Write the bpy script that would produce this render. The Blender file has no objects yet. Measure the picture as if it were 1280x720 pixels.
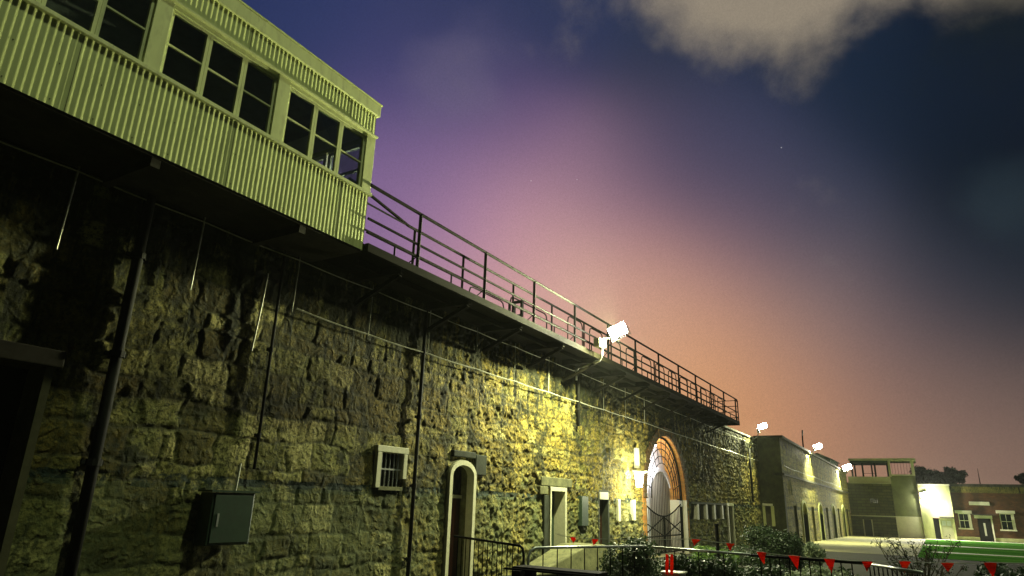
import bpy, math, random
import numpy as np
from mathutils import Vector, Matrix
random.seed(7); RNG = np.random.default_rng(11)
sc = bpy.context.scene
COL = sc.collection
EYE = 1.6            # everything is measured from the eye, then lifted by EYE at the end
R = math.radians

# ------------------------------------------------------------------ materials
def newmat(name):
    m = bpy.data.materials.new(name); m.use_nodes = True
    nt = m.node_tree; nt.nodes.clear()
    out = nt.nodes.new('ShaderNodeOutputMaterial')
    return m, nt, out
class NT:
    """tiny node helper"""
    def __init__(s, nt): s.nt = nt
    def n(s, t, **kw):
        x = s.nt.nodes.new(t)
        for k, v in kw.items():
            if k.startswith('i_'):
                x.inputs[k[2:].replace('_', ' ')].default_value = v
            else: setattr(x, k, v)
        return x
    def l(s, a, b): s.nt.links.new(a, b)
    def coord(s, scale=(1,1,1)):
        c = s.n('ShaderNodeTexCoord'); m = s.n('ShaderNodeMapping'); m.inputs['Scale'].default_value = scale
        s.l(c.outputs['Object'], m.inputs['Vector']); return m.outputs[0]
    def noise(s, vec, scale, detail=6, rough=.6, dist=0):
        x = s.n('ShaderNodeTexNoise'); x.inputs['Scale'].default_value = scale; x.inputs['Detail'].default_value = detail
        x.inputs['Roughness'].default_value = rough; x.inputs['Distortion'].default_value = dist
        s.l(vec, x.inputs['Vector']); return x.outputs['Fac']
    def ramp(s, fac, stops, interp='LINEAR'):
        x = s.n('ShaderNodeValToRGB'); cr = x.color_ramp; cr.interpolation = interp
        while len(cr.elements) < len(stops): cr.elements.new(.5)
        for e, (p, c) in zip(cr.elements, stops):
            e.position = p; e.color = (c, c, c, 1) if isinstance(c, (int, float)) else (*c, 1)
        s.l(fac, x.inputs[0]); return x.outputs[0]
    def mix(s, fac, a, b, mode='MIX'):
        x = s.n('ShaderNodeMix', data_type='RGBA', blend_type=mode)
        for inp, v in ((x.inputs[0], fac), (x.inputs[6], a), (x.inputs[7], b)):
            if hasattr(v, 'links'): s.l(v, inp)
            else: inp.default_value = v if isinstance(v, (int, float)) else ((*v, 1) if len(v) == 3 else v)
        return x.outputs[2]
    def math(s, op, a, b=0., c=0., clamp=False):
        x = s.n('ShaderNodeMath', operation=op, use_clamp=clamp)
        for inp, v in zip(x.inputs, (a, b, c)):
            if hasattr(v, 'links'): s.l(v, inp)
            else: inp.default_value = v
        return x.outputs[0]
    def bump(s, h, strength=.5, dist=.02, prev=None):
        x = s.n('ShaderNodeBump'); x.inputs['Strength'].default_value = strength; x.inputs['Distance'].default_value = dist
        s.l(h, x.inputs['Height'])
        if prev is not None: s.l(prev, x.inputs['Normal'])
        return x.outputs[0]
    def bsdf(s, out, col, rough=.7, metal=0., normal=None, spec=.3, **kw):
        b = s.n('ShaderNodeBsdfPrincipled')
        for nm, v in (('Base Color', col), ('Roughness', rough)):
            if hasattr(v, 'links'): s.l(v, b.inputs[nm])
            else: b.inputs[nm].default_value = v if isinstance(v, (int, float)) else (*v, 1)
        b.inputs['Metallic'].default_value = metal; b.inputs['Specular IOR Level'].default_value = spec
        if normal is not None: s.l(normal, b.inputs['Normal'])
        s.l(b.outputs[0], out.inputs[0]); return b

def plain(name, col, rough=.7, metal=0., var=.35, scale=6., bump=.15, dirt=None, spec=.3, grain=(1,1,1)):
    m, nt, out = newmat(name); t = NT(nt); v = t.coord(grain)
    n1 = t.noise(v, scale, 8, .65); n2 = t.noise(v, scale*7, 4, .6)
    c = t.mix(t.ramp(n1, [(.3, 0.), (.7, 1.)]), tuple(x*(1-var) for x in col), tuple(min(1, x*(1+var*.6)) for x in col))
    if dirt: c = t.mix(t.ramp(t.noise(v, scale*1.9, 9, .7), [(.52, 0.), (.68, .8)]), c, dirt)
    t.bsdf(out, c, t.ramp(n2, [(.2, max(.05, rough-.15)), (.8, min(1, rough+.12))]), metal, t.bump(t.mix(.5, n1, n2), bump, .01), spec)
    return m

def stone_mat(name, tones, streak=1., ochre=1., lowamt=1.):
    """rubble limestone: per-stone tint from the mesh, lichen, drips and damp stains with shapes of their own"""
    m, nt, out = newmat(name); t = NT(nt)
    a = t.n('ShaderNodeAttribute', attribute_name='tint'); sp = t.n('ShaderNodeSeparateColor'); t.l(a.outputs['Color'], sp.inputs[0])
    v = t.coord(); vs = t.coord((1.9, 1.9, .38))
    fine = t.noise(v, 16, 8, .7); mid = t.noise(v, 3.2, 8, .65, .6); big = t.noise(v, .55, 5, .6)
    stone = t.ramp(sp.outputs[0], tones)
    c0 = t.n('ShaderNodeTexCoord'); s0 = t.n('ShaderNodeSeparateXYZ'); t.l(c0.outputs['Object'], s0.inputs[0])
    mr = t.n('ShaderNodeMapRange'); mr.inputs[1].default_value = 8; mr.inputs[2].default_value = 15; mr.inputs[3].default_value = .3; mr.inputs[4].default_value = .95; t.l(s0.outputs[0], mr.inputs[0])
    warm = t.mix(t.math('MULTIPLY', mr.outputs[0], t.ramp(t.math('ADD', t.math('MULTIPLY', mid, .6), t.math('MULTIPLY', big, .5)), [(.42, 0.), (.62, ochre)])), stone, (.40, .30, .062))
    mott = t.mix(t.ramp(t.math('ADD', t.math('MULTIPLY', fine, .6), t.math('MULTIPLY', t.noise(v, 34, 5, .75), .4)), [(.42, .92), (.54, 0.)]), warm, (.03, .035, .014))
    # the sharp dark pitting of the eroded faces
    vo = t.n('ShaderNodeTexVoronoi', feature='SMOOTH_F1'); vo.inputs['Scale'].default_value = 9
    dv = t.n('ShaderNodeVectorMath', operation='ADD'); nv = t.n('ShaderNodeTexNoise'); nv.inputs['Scale'].default_value = 5; nv.inputs['Detail'].default_value = 5
    t.l(v, nv.inputs[0]); sv = t.n('ShaderNodeVectorMath', operation='SCALE'); sv.inputs['Scale'].default_value = .35
    t.l(nv.outputs['Color'], sv.inputs[0]); t.l(v, dv.inputs[0]); t.l(sv.outputs[0], dv.inputs[1]); t.l(dv.outputs[0], vo.inputs['Vector'])
    joint = t.mix(t.math('MULTIPLY', sp.outputs[2], .8), mott, (.045, .045, .022))
    # black lichen drips from the wall head, broken up downwards
    c = t.n('ShaderNodeTexCoord'); sx = t.n('ShaderNodeSeparateXYZ'); t.l(c.outputs['Object'], sx.inputs[0])
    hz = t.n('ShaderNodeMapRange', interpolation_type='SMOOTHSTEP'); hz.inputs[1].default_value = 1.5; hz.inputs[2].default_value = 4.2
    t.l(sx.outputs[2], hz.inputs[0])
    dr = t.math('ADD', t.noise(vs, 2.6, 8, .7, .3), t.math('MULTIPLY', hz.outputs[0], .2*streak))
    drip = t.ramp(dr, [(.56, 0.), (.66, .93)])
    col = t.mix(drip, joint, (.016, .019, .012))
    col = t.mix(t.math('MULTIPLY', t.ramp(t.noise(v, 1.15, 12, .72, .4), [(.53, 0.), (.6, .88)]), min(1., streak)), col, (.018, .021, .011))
    # damp, green lower courses under a ragged tar line
    wob = t.math('MULTIPLY', t.math('SUBTRACT', t.noise(v, 1.6, 5, .7), .5), .16)
    zz = t.math('ADD', sx.outputs[2], wob)
    tar = t.math('MULTIPLY', t.math('MULTIPLY', t.math('GREATER_THAN', zz, .03), t.math('LESS_THAN', zz, .21)), t.ramp(t.noise(v, 2.3, 9, .75), [(.44, 0.), (.52, .93)]))
    col = t.mix(tar, col, (.012, .024, .022))
    low = t.math('MULTIPLY', t.math('LESS_THAN', zz, .1), t.ramp(t.noise(v, .8, 5, .6), [(.35, .1*lowamt), (.65, .7*lowamt)]))
    col = t.mix(low, col, t.mix(fine, (.035, .055, .022), (.2, .22, .1)))
    rg = t.n('ShaderNodeTexNoise', noise_type='RIDGED_MULTIFRACTAL'); rg.inputs['Scale'].default_value = 7; rg.inputs['Detail'].default_value = 6
    t.l(dv.outputs[0], rg.inputs[0])
    b1 = t.bump(rg.outputs['Fac'], .8, .06)
    b2 = t.bump(fine, .55, .02, b1)
    b3 = t.bump(t.noise(v, 48, 5, .75), .7, .012, b2)
    t.bsdf(out, col, t.ramp(fine, [(.3, .75), (.7, .95)]), 0, b3, .2)
    return m

def brick_mat(name, c1, c2, mort, plane='YZ', scale=1., dark=.3):
    m, nt, out = newmat(name); t = NT(nt)
    c = t.n('ShaderNodeTexCoord'); s = t.n('ShaderNodeSeparateXYZ'); t.l(c.outputs['Object'], s.inputs[0])
    cb = t.n('ShaderNodeCombineXYZ'); t.l(s.outputs['XYZ'.index(plane[0])], cb.inputs[0]); t.l(s.outputs['XYZ'.index(plane[1])], cb.inputs[1])
    b = t.n('ShaderNodeTexBrick'); b.inputs['Scale'].default_value = scale
    b.inputs['Brick Width'].default_value = .24; b.inputs['Row Height'].default_value = .085; b.inputs['Mortar Size'].default_value = .008
    b.inputs['Color1'].default_value = (*c1, 1); b.inputs['Color2'].default_value = (*c2, 1); b.inputs['Mortar'].default_value = (*mort, 1)
    t.l(cb.outputs[0], b.inputs['Vector'])
    v = t.coord(); n1 = t.noise(v, 1.7, 8, .7)
    col = t.mix(t.ramp(n1, [(.4, 0.), (.7, dark*2)]), b.outputs['Color'], (.03, .028, .02))
    t.bsdf(out, col, .85, 0, t.bump(t.mix(.4, b.outputs['Fac'], t.noise(v, 20, 5, .7)), -.5, .02), .2)
    return m

def emis(name, col, strength):
    m, nt, out = newmat(name); t = NT(nt)
    e = t.n('ShaderNodeEmission'); e.inputs[0].default_value = (*col, 1); e.inputs[1].default_value = strength
    t.l(e.outputs[0], out.inputs[0]); return m
def glass_mat(name, tint=(.9, .94, .93)):
    m, nt, out = newmat(name); t = NT(nt)
    tr = t.n('ShaderNodeBsdfTransparent'); tr.inputs[0].default_value = (*tint, 1)
    g = t.n('ShaderNodeBsdfGlossy'); g.inputs['Roughness'].default_value = .04; g.inputs[0].default_value = (.8, .85, .9, 1)
    fr = t.n('ShaderNodeLayerWeight'); fr.inputs[0].default_value = .25
    n = t.noise(t.coord(), 1.2, 3, .5); t.l(t.bump(n, .06, .05), g.inputs['Normal'])
    mx = t.n('ShaderNodeMixShader'); t.l(t.math('ADD', t.math('MULTIPLY', fr.outputs['Fresnel'], .6), .03), mx.inputs[0]); t.l(tr.outputs[0], mx.inputs[1]); t.l(g.outputs[0], mx.inputs[2])
    t.l(mx.outputs[0], out.inputs[0]); return m
def leaf_mat(name, dark, light, trans=.25):
    m, nt, out = newmat(name); t = NT(nt); v = t.coord()
    a = t.n('ShaderNodeAttribute', attribute_name='tint'); sp = t.n('ShaderNodeSeparateColor'); t.l(a.outputs['Color'], sp.inputs[0])
    c = t.mix(sp.outputs[0], dark, light)
    c = t.mix(t.ramp(t.noise(v, 9, 4, .6), [(.4, 0.), (.7, .5)]), c, tuple(x*.5 for x in dark))
    b = t.n('ShaderNodeBsdfPrincipled'); t.l(c, b.inputs['Base Color']); b.inputs['Roughness'].default_value = .5; b.inputs['Specular IOR Level'].default_value = .5
    tl = t.n('ShaderNodeBsdfTranslucent'); t.l(c, tl.inputs[0])
    mx = t.n('ShaderNodeMixShader'); mx.inputs[0].default_value = trans
    t.l(b.outputs[0], mx.inputs[1]); t.l(tl.outputs[0], mx.inputs[2]); t.l(mx.outputs[0], out.inputs[0]); return m
def cloth_mat(name, col):
    m, nt, out = newmat(name); t = NT(nt)
    n = t.noise(t.coord(), 60, 4, .6)
    c = t.mix(n, tuple(x*.75 for x in col), col)
    b = t.n('ShaderNodeBsdfDiffuse'); t.l(c, b.inputs[0]); tl = t.n('ShaderNodeBsdfTranslucent'); t.l(c, tl.inputs[0])
    mx = t.n('ShaderNodeMixShader'); mx.inputs[0].default_value = .55
    t.l(b.outputs[0], mx.inputs[1]); t.l(tl.outputs[0], mx.inputs[2]); t.l(mx.outputs[0], out.inputs[0]); return m
def ground_mat(name, a, b, c, s1=.7, s2=14, bump=.6, rough=.9):
    m, nt, out = newmat(name); t = NT(nt); v = t.coord()
    n1 = t.noise(v, s1, 8, .65); n2 = t.noise(v, s2, 8, .75)
    col = t.mix(t.ramp(n1, [(.35, 0.), (.65, 1.)]), a, b); col = t.mix(t.ramp(n2, [(.45, 0.), (.65, .7)]), col, c)
    t.bsdf(out, col, rough, 0, t.bump(t.mix(.5, n1, n2), bump, .04), .2); return m
def lawn_mat(name):
    m, nt, out = newmat(name); t = NT(nt); v = t.coord()
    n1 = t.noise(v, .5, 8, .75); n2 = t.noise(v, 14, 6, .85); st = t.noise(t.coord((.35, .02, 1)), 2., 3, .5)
    c = t.mix(t.ramp(st, [(.42, 0.), (.58, 1.)]), (.03, .13, .02), (.11, .28, .05))  # lamplight and long shadow bands painted in as mowing stripes
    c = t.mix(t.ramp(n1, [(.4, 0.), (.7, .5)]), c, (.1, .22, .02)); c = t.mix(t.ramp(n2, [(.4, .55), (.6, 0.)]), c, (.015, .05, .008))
    t.bsdf(out, c, 1., 0, t.bump(n2, .8, .04), 0.); return m

MT = {}
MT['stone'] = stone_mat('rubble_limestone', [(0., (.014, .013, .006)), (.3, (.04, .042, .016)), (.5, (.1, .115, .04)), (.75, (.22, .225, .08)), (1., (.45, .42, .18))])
MT['stone_far'] = stone_mat('block_limestone', [(0., (.15, .15, .035)), (.5, (.27, .26, .06)), (1., (.42, .38, .1))], .5, .7, .15)
MT['endstone'] = plain('shaded_end_stone', (.05, .055, .02), .95, var=.7, scale=2.5, bump=.9, dirt=(.018, .02, .01))  # dark colour carries the shade of the unlit step face
MT['core'] = plain('wall_core_stone', (.1, .09, .05), .9, var=.5, scale=2, bump=.5)
MT['coping'] = plain('weathered_coping', (.07, .065, .05), .9, var=.6, scale=3, bump=.6, dirt=(.015, .016, .012))
MT['lintel'] = plain('dressed_lintel_stone', (.15, .15, .075), .9, var=.5, scale=4, bump=.6, dirt=(.04, .045, .025))
MT['dark_lintel'] = plain('blackened_stone', (.03, .036, .024), .9, var=.6, scale=5, bump=.6)
MT['tin'] = plain('painted_corrugated_iron', (.57, .62, .27), .52, .0, var=.14, scale=2.2, bump=.06, dirt=(.36, .4, .17), spec=.4, grain=(1.6, 1, .22))
MT['trim'] = plain('painted_timber_trim', (.6, .64, .34), .55, var=.12, scale=5, bump=.12, dirt=(.42, .43, .25), grain=(1, 1, .3))
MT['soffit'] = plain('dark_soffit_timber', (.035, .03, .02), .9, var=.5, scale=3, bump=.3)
MT['ceil'] = plain('hut_lining_board', (.2, .22, .2), .8, var=.2)
MT['white'] = plain('white_paint_flaking', (.55, .54, .38), .6, var=.12, scale=8, bump=.25, dirt=(.4, .38, .24))
MT['whitein'] = plain('white_interior_paint', (.78, .78, .8), .6, var=.06, scale=4, bump=.1)
MT['iron'] = plain('black_painted_iron', (.005, .005, .005), .8, 0, var=.4, scale=20, bump=.15, dirt=(.012, .007, .004), spec=.06)
MT['deck'] = plain('walkway_deck_timber', (.007, .006, .003), .9, spec=.08, var=.5, scale=5, bump=.4, grain=(.25, 1, 1))
MT['galv'] = plain('galvanised_steel', (.5, .52, .5), .38, .7, var=.2, scale=12, bump=.1)
MT['rod'] = plain('pale_conduit', (.45, .45, .36), .5, .2, var=.25, scale=10, bump=.1)
MT['pipe'] = plain('dark_cast_iron_pipe', (.009, .009, .007), .8, 0, var=.4, scale=9, bump=.3)
MT['box'] = plain('green_steel_cabinet', (.028, .052, .032), .4, .0, var=.25, scale=6, bump=.1, dirt=(.03, .04, .03), spec=.5)
MT['dgreen'] = plain('dark_green_door_paint', (.028, .048, .03), .5, var=.3, scale=6, bump=.2, grain=(1, 1, .2))
MT['dred'] = plain('oxide_red_door_paint', (.055, .016, .01), .5, var=.4, scale=6, bump=.25, grain=(1, 1, .15))
MT['black'] = plain('dark_opening_board', (.006, .006, .006), .8, var=.2)
MT['wood'] = plain('grey_weathered_planks', (.58, .53, .44), .7, var=.4, scale=7, bump=.5, grain=(2.2, 1, .12), dirt=(.2, .17, .11))
MT['brickring'] = brick_mat('gate_brick', (.42, .16, .03), (.55, .27, .05), (.35, .22, .08), 'YZ', 1., .2)
MT['brickdark'] = brick_mat('dark_brown_brick', (.1, .05, .018), (.15, .085, .03), (.07, .055, .03), 'YZ', 1., .3)  # outer arch ring, browner and darker than the intrados brick
MT['brick'] = brick_mat('red_brick', (.1, .032, .013), (.15, .062, .022), (.09, .07, .04), 'YZ', .8, .35)
MT['blockwall'] = brick_mat('coursed_block', (.07, .075, .025), (.13, .135, .045), (.03, .03, .015), 'YZ', .27, .35)
MT['render'] = plain('pale_render', (.44, .46, .2), .85, var=.3, scale=.9, bump=.3, dirt=(.26, .27, .13), grain=(1, 1, .45))
MT['olive'] = plain('olive_render', (.15, .165, .065), .85, var=.4, scale=.7, bump=.2)
MT['cream'] = plain('cream_paint', (.62, .6, .42), .6, var=.1, scale=3, bump=.1)
MT['pink'] = plain('salmon_lintel', (.55, .33, .22), .7, var=.15)
MT['glass'] = glass_mat('window_glass')
MT['darkglass'] = plain('unlit_pane', (.012, .016, .02), .1, 0, var=.3, scale=2, bump=.03, spec=.6)
MT['soil'] = ground_mat('dark_garden_soil', (.018, .022, .01), (.03, .028, .014), (.012, .012, .007))
MT['apron'] = ground_mat('pale_gravel_paving', (.2, .185, .09), (.3, .27, .14), (.09, .085, .045), .3, 9, .5)
MT['kerb'] = plain('concrete_edging', (.5, .5, .36), .85, var=.2, scale=2, bump=.2)
MT['lawn'] = lawn_mat('light_banded_lawn')
MT['leafd'] = leaf_mat('dark_hedge_leaf', (.012, .028, .01), (.045, .085, .022))
MT['leafg'] = leaf_mat('garden_leaf', (.03, .08, .015), (.16, .26, .05), .4)
MT['leafp'] = leaf_mat('pale_shrub_leaf', (.12, .17, .09), (.42, .48, .3), .35)
MT['leaft'] = leaf_mat('tree_leaf', (.004, .009, .003), (.014, .026, .008), .1)
MT['bark'] = plain('bark', (.05, .04, .025), .9, var=.5, scale=14, bump=.6)
MT['twig'] = plain('twig_bark', (.09, .075, .04), .9, var=.5, scale=14, bump=.4)
MT['flag'] = cloth_mat('red_pennant_cloth', (.95, .085, .012))
MT['plastic'] = plain('white_plastic', (.7, .68, .6), .45, var=.05)
MT['lens'] = emis('floodlight_lens', (1., .95, .7), 380)
MT['lens_big'] = emis('large_floodlight_lens', (1., .96, .75), 1200)
MT['lens_gate'] = emis('bulkhead_lens', (1., .97, .88), 25)
MT['roofb'] = plain('blue_grey_roof', (.2, .25, .27), .5, .2, var=.15)

# ------------------------------------------------------------------ mesh helpers
def meta(o, label=None, cat=None, group=None, kind=None):
    if label: o['label'] = label
    if cat: o['category'] = cat
    if group: o['group'] = group
    if kind: o['kind'] = kind
    return o
def thing(name, label, cat, loc=(0, 0, 0), group=None):
    o = bpy.data.objects.new(name, None); o.empty_display_size = .2; COL.objects.link(o); o.location = loc
    return meta(o, label, cat, group)
class MB:
    def __init__(s): s.v = []; s.f = []
    def add(s, vs, fs):
        b = len(s.v); s.v += [tuple(p) for p in vs]; s.f += [tuple(b+i for i in f) for f in fs]; return s
    def box(s, x0, x1, y0, y1, z0, z1):
        return s.add([(x0,y0,z0),(x1,y0,z0),(x1,y1,z0),(x0,y1,z0),(x0,y0,z1),(x1,y0,z1),(x1,y1,z1),(x0,y1,z1)],
                     [(0,3,2,1),(4,5,6,7),(0,1,5,4),(1,2,6,5),(2,3,7,6),(3,0,4,7)])
    def obox(s, c, ax, ay, az):
        c, ax, ay, az = map(Vector, (c, ax, ay, az))
        vs = [c+sx*ax+sy*ay+sz*az for sz in (-1,1) for sx, sy in ((-1,-1),(1,-1),(1,1),(-1,1))]
        return s.add(vs, [(0,3,2,1),(4,5,6,7),(0,1,5,4),(1,2,6,5),(2,3,7,6),(3,0,4,7)])
    def tube(s, pts, r, n=8, cap=True):
        pts = [Vector(p) for p in pts]; rs = r if isinstance(r, (list, tuple)) else [r]*len(pts); b = len(s.v); prev = None
        for i, p in enumerate(pts):
            t = (pts[min(i+1, len(pts)-1)] - pts[max(i-1, 0)]).normalized()
            if prev is None:
                up = Vector((0,0,1)) if abs(t.z) < .9 else Vector((1,0,0)); a = t.cross(up).normalized()
            else: a = (prev - t*prev.dot(t)).normalized()
            prev = a; c = t.cross(a)
            for k in range(n):
                th = 2*math.pi*k/n; s.v.append(tuple(p + (a*math.cos(th)+c*math.sin(th))*rs[i]))
        for i in range(len(pts)-1):
            for k in range(n): s.f.append((b+i*n+k, b+i*n+(k+1)%n, b+(i+1)*n+(k+1)%n, b+(i+1)*n+k))
        if cap: s.f.append(tuple(b+k for k in range(n))[::-1]); s.f.append(tuple(b+(len(pts)-1)*n+k for k in range(n)))
        return s
    def cells(s, axis, a0, a1, u0, u1, z0, z1, holes):
        """slab between a0 and a1 along axis ('x' or 'y'), spanning u x z, with rectangular holes (u0,u1,z0,z1)"""
        us = sorted({u0, u1, *[h[0] for h in holes if u0 < h[0] < u1], *[h[1] for h in holes if u0 < h[1] < u1]})
        for i in range(len(us)-1):
            ua, ub = us[i], us[i+1]; um = (ua+ub)/2
            hs = sorted((max(z0, h[2]), min(z1, h[3])) for h in holes if h[0] < um < h[1])
            z = z0
            for ha, hb in hs + [(z1, z1)]:
                if ha > z + 1e-5:
                    if axis == 'y': s.box(ua, ub, a0, a1, z, ha)
                    else: s.box(a0, a1, ua, ub, z, ha)
                z = max(z, hb)
        return s
    def build(s, name, mat, parent=None, smooth=False, bevel=0, weld=False):
        me = bpy.data.meshes.new(name); me.from_pydata(s.v, [], s.f); me.update()
        if smooth: me.polygons.foreach_set('use_smooth', [True]*len(me.polygons))
        me.materials.append(MT[mat] if isinstance(mat, str) else mat)
        o = bpy.data.objects.new(name, me); COL.objects.link(o)
        if bevel:
            b = o.modifiers.new('bevel', 'BEVEL'); b.width = bevel; b.segments = 2; b.limit_method = 'ANGLE'
        if parent is not None:
            o.parent = parent; o.location = -Vector(parent_world(parent))
        return o
def parent_world(p):
    w = Vector((0, 0, 0))
    while p is not None: w += p.location; p = p.parent
    return w
def copy_tree(o, parent=None):
    c = o.copy(); COL.objects.link(c)
    if parent is not None: c.parent = parent
    for ch in o.children: copy_tree(ch, c)
    return c

# ------------------------------------------------------------------ numpy noise + rubble heightfield
def vnoise(x, y, seed):
    r = np.random.default_rng(seed); L = r.random((256, 256)).astype(np.float32)
    xi = np.floor(x).astype(int); yi = np.floor(y).astype(int); fx = x-xi; fy = y-yi
    fx = fx*fx*(3-2*fx); fy = fy*fy*(3-2*fy)
    a = L[xi % 256, yi % 256]; b = L[(xi+1) % 256, yi % 256]; c = L[xi % 256, (yi+1) % 256]; d = L[(xi+1) % 256, (yi+1) % 256]
    return (a*(1-fx)+b*fx)*(1-fy) + (c*(1-fx)+d*fx)*fy - .5
def fbm(x, y, seed, octs=4, gain=.55):
    s = 0; a = 1
    for i in range(octs): s = s + a*vnoise(x*2**i+17*i, y*2**i+31*i, seed+i); a *= gain
    return s
def axis_coords(a0, a1, step, bounds):
    xs = list(np.arange(a0, a1, step)) + [a1]; bs = sorted({b for b in bounds if a0 < b < a1})
    out = [x for x in xs if all(abs(x-b) > step*.45 for b in bs)] + bs
    return np.array(sorted(out))
def stone_skin(name, xs, zs, yfun, holes, seed, parent, mat, course=(.2, .46), width=(.22, .95), relief=1., rough=None, top=None):
    """holes: list of (x0,x1,z0,z1,arch) ; arch = rise of a round head"""
    X, Z = np.meshgrid(xs, zs, indexing='ij')
    wx = X + .2*fbm(X*1.5, Z*1.6, seed+50, 4); wz = Z + .15*fbm(X*1.1, Z*1.5, seed+60, 4)
    r = np.random.default_rng(seed)
    rows = [zs[0]-.3]
    while rows[-1] < zs[-1]+.6: rows.append(rows[-1] + r.uniform(*course))
    rows = np.array(rows); ri = np.clip(np.searchsorted(rows, wz)-1, 0, len(rows)-2)
    dz = np.minimum(wz-rows[ri], rows[ri+1]-wz)
    du = np.zeros_like(X); sid = np.zeros_like(X, dtype=int)
    for k in range(len(rows)-1):
        m = ri == k
        if not m.any(): continue
        c = [xs[0]-1]
        while c[-1] < xs[-1]+1: c.append(c[-1] + r.uniform(*width))
        c = np.array(c); ci = np.clip(np.searchsorted(c, wx[m])-1, 0, len(c)-2)
        du[m] = np.minimum(wx[m]-c[ci], c[ci+1]-wx[m]); sid[m] = k*1000+ci
    e = np.minimum(du, dz)
    H = np.random.default_rng(seed+1).random((400000, 4)).astype(np.float32); s4 = H[sid % 400000]
    t = np.clip(e/(.02+.05*s4[..., 3]), 0, 1); prof = t*t*(3-2*t)
    rel = np.ones_like(X)*relief if rough is None else rough(X, Z)
    h = prof*(.007 + .02*s4[..., 1]**2)*(1.25-.75*np.clip(rel, 0, 1.2)) + (.006+.03*rel)*fbm(X*4.5, Z*4.5, seed+3, 5, .68)
    rid = 1-np.abs(fbm(X*5+fbm(X*4, Z*4, seed+5, 2), Z*5, seed+9, 4, .55))*4
    h = h + .02*np.clip(rid, -1, 1)*rel + .03*fbm(X*.7, Z*.7, seed+20, 2)
    bl = vnoise(X*11, Z*11, seed+30); h = h - .05*np.clip(bl-.25, 0, 1)*4*rel*.5
    Y = yfun(X) - h + .03
    me = bpy.data.meshes.new(name); nx, nz = X.shape
    co = np.empty((nx*nz, 3), np.float32)
    zt = Z.copy()
    if top is not None: zt[:, -1] += .0
    co[:, 0] = X.ravel(); co[:, 1] = Y.ravel(); co[:, 2] = zt.ravel()
    xc = (xs[1:]+xs[:-1])/2; zc = (zs[1:]+zs[:-1])/2; XC, ZC = np.meshgrid(xc, zc, indexing='ij')
    keep = np.ones_like(XC, bool)
    for x0, x1, z0, z1, arch in holes:
        lim = z1 + (arch*np.sqrt(np.clip(1-((XC-(x0+x1)/2)/((x1-x0)/2))**2, 0, 1)) if arch else 0)
        keep &= ~((XC > x0) & (XC < x1) & (ZC > z0) & (ZC < lim))
    I, J = np.nonzero(keep); a = I*nz+J
    F = np.stack([a, a+nz, a+nz+1, a+1], 1).astype(np.int32)
    me.vertices.add(nx*nz); me.vertices.foreach_set('co', co.ravel())
    me.loops.add(F.size); me.loops.foreach_set('vertex_index', F.ravel())
    me.polygons.add(len(F)); me.polygons.foreach_set('loop_start', np.arange(0, F.size, 4, dtype=np.int32)); me.polygons.foreach_set('loop_total', np.full(len(F), 4, np.int32))
    me.update(calc_edges=True); me.polygons.foreach_set('use_smooth', np.ones(len(F), bool))
    ca = me.color_attributes.new('tint', 'FLOAT_COLOR', 'POINT')
    c = np.ones((nx*nz, 4), np.float32); c[:, 0] = s4[..., 0].ravel(); c[:, 1] = s4[..., 2].ravel(); c[:, 2] = (1-prof).ravel(); ca.data.foreach_set('color', c.ravel())
    me.materials.append(MT[mat]); o = bpy.data.objects.new(name, me); COL.objects.link(o)
    if parent is not None: o.parent = parent; o.location = -parent_world(parent)
    return o
def gz(x):      # the yard falls gently away from the camera
    return -1.5 if x < 0 else (-1.5-.0115*x if x < 88 else -2.512)

# ------------------------------------------------------------------ ground
def sheet(name, xs, ys, dz, mat, kind='structure', wob=0):
    vs = []; fs = []; n = len(ys)
    for x in xs:
        for y in ys: vs.append((x, y, gz(x)+dz))
    for i in range(len(xs)-1):
        for j in range(n-1): fs.append((i*n+j, (i+1)*n+j, (i+1)*n+j+1, i*n+j+1))
    o = MB().add(vs, fs).build(name, mat); o['kind'] = kind; return o
sheet('ground', [-600, -20, 0, 20, 44, 66, 88, 200, 900], [-600, -60, 0, 8, 30, 600], 0, 'soil')
sheet('pavement', [39.5, 44, 60, 87.8], [.9, 3, 5, 7.95], .008, 'apron')
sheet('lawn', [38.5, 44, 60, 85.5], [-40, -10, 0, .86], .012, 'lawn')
sheet('path', [85.52, 87.8], [-40, -10, .88], .02, 'kerb')
sheet('garden_path', [60.4, 62.6], [-40, 0, .8], .02, 'kerb')
sheet('garden_path', [46.2, 47.8], [-40, 0, .3], .02, 'kerb')

# ------------------------------------------------------------------ the long prison wall
WY = 8.8
wall = thing('stone_wall', 'tall rough limestone rubble wall running from the left foreground past the arched gate', 'wall', (20, WY+.6, -1.6))
H_BLACK = (2.3, 3.82, -1.6, 1.36, 0)
H_WIN = (9.78, 10.42, .2, .82, 0)
H_D1 = (12.02, 12.94, -1.65, .5, .28)
H_D2 = (16.66, 17.5, -1.72, .33, 0)
H_D3 = (19.95, 20.62, -1.75, .32, 0)
GX0, GX1, GZ = 24.2, 28.98, .28; GR = (GX1-GX0)/2
H_G = (GX0, GX1, -1.9, GZ, GR)
H_P = [(29.62+.0, 30.35, -.5, .13, 0), (30.65, 31.75, -.5, .13, 0), (32.03, 33.1, -.5, .13, 0), (33.4, 34.55, -.5, .13, 0), (34.82, 35.4, -.5, .13, 0)]
H_D4 = (35.75, 36.65, -1.9, .12, 0)
holes = [H_BLACK, H_WIN, H_D1, H_D2, H_D3, H_G, *H_P, H_D4]
bx = [b for h in holes for b in h[:2]]; bz = [b for h in holes for b in (h[2], h[3]) if True]
xs = np.concatenate([axis_coords(-4, 20, .026, bx)[:-1], axis_coords(20, 44, .05, bx)])
zs = axis_coords(-2.05, 4.08, .028, bz)
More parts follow.
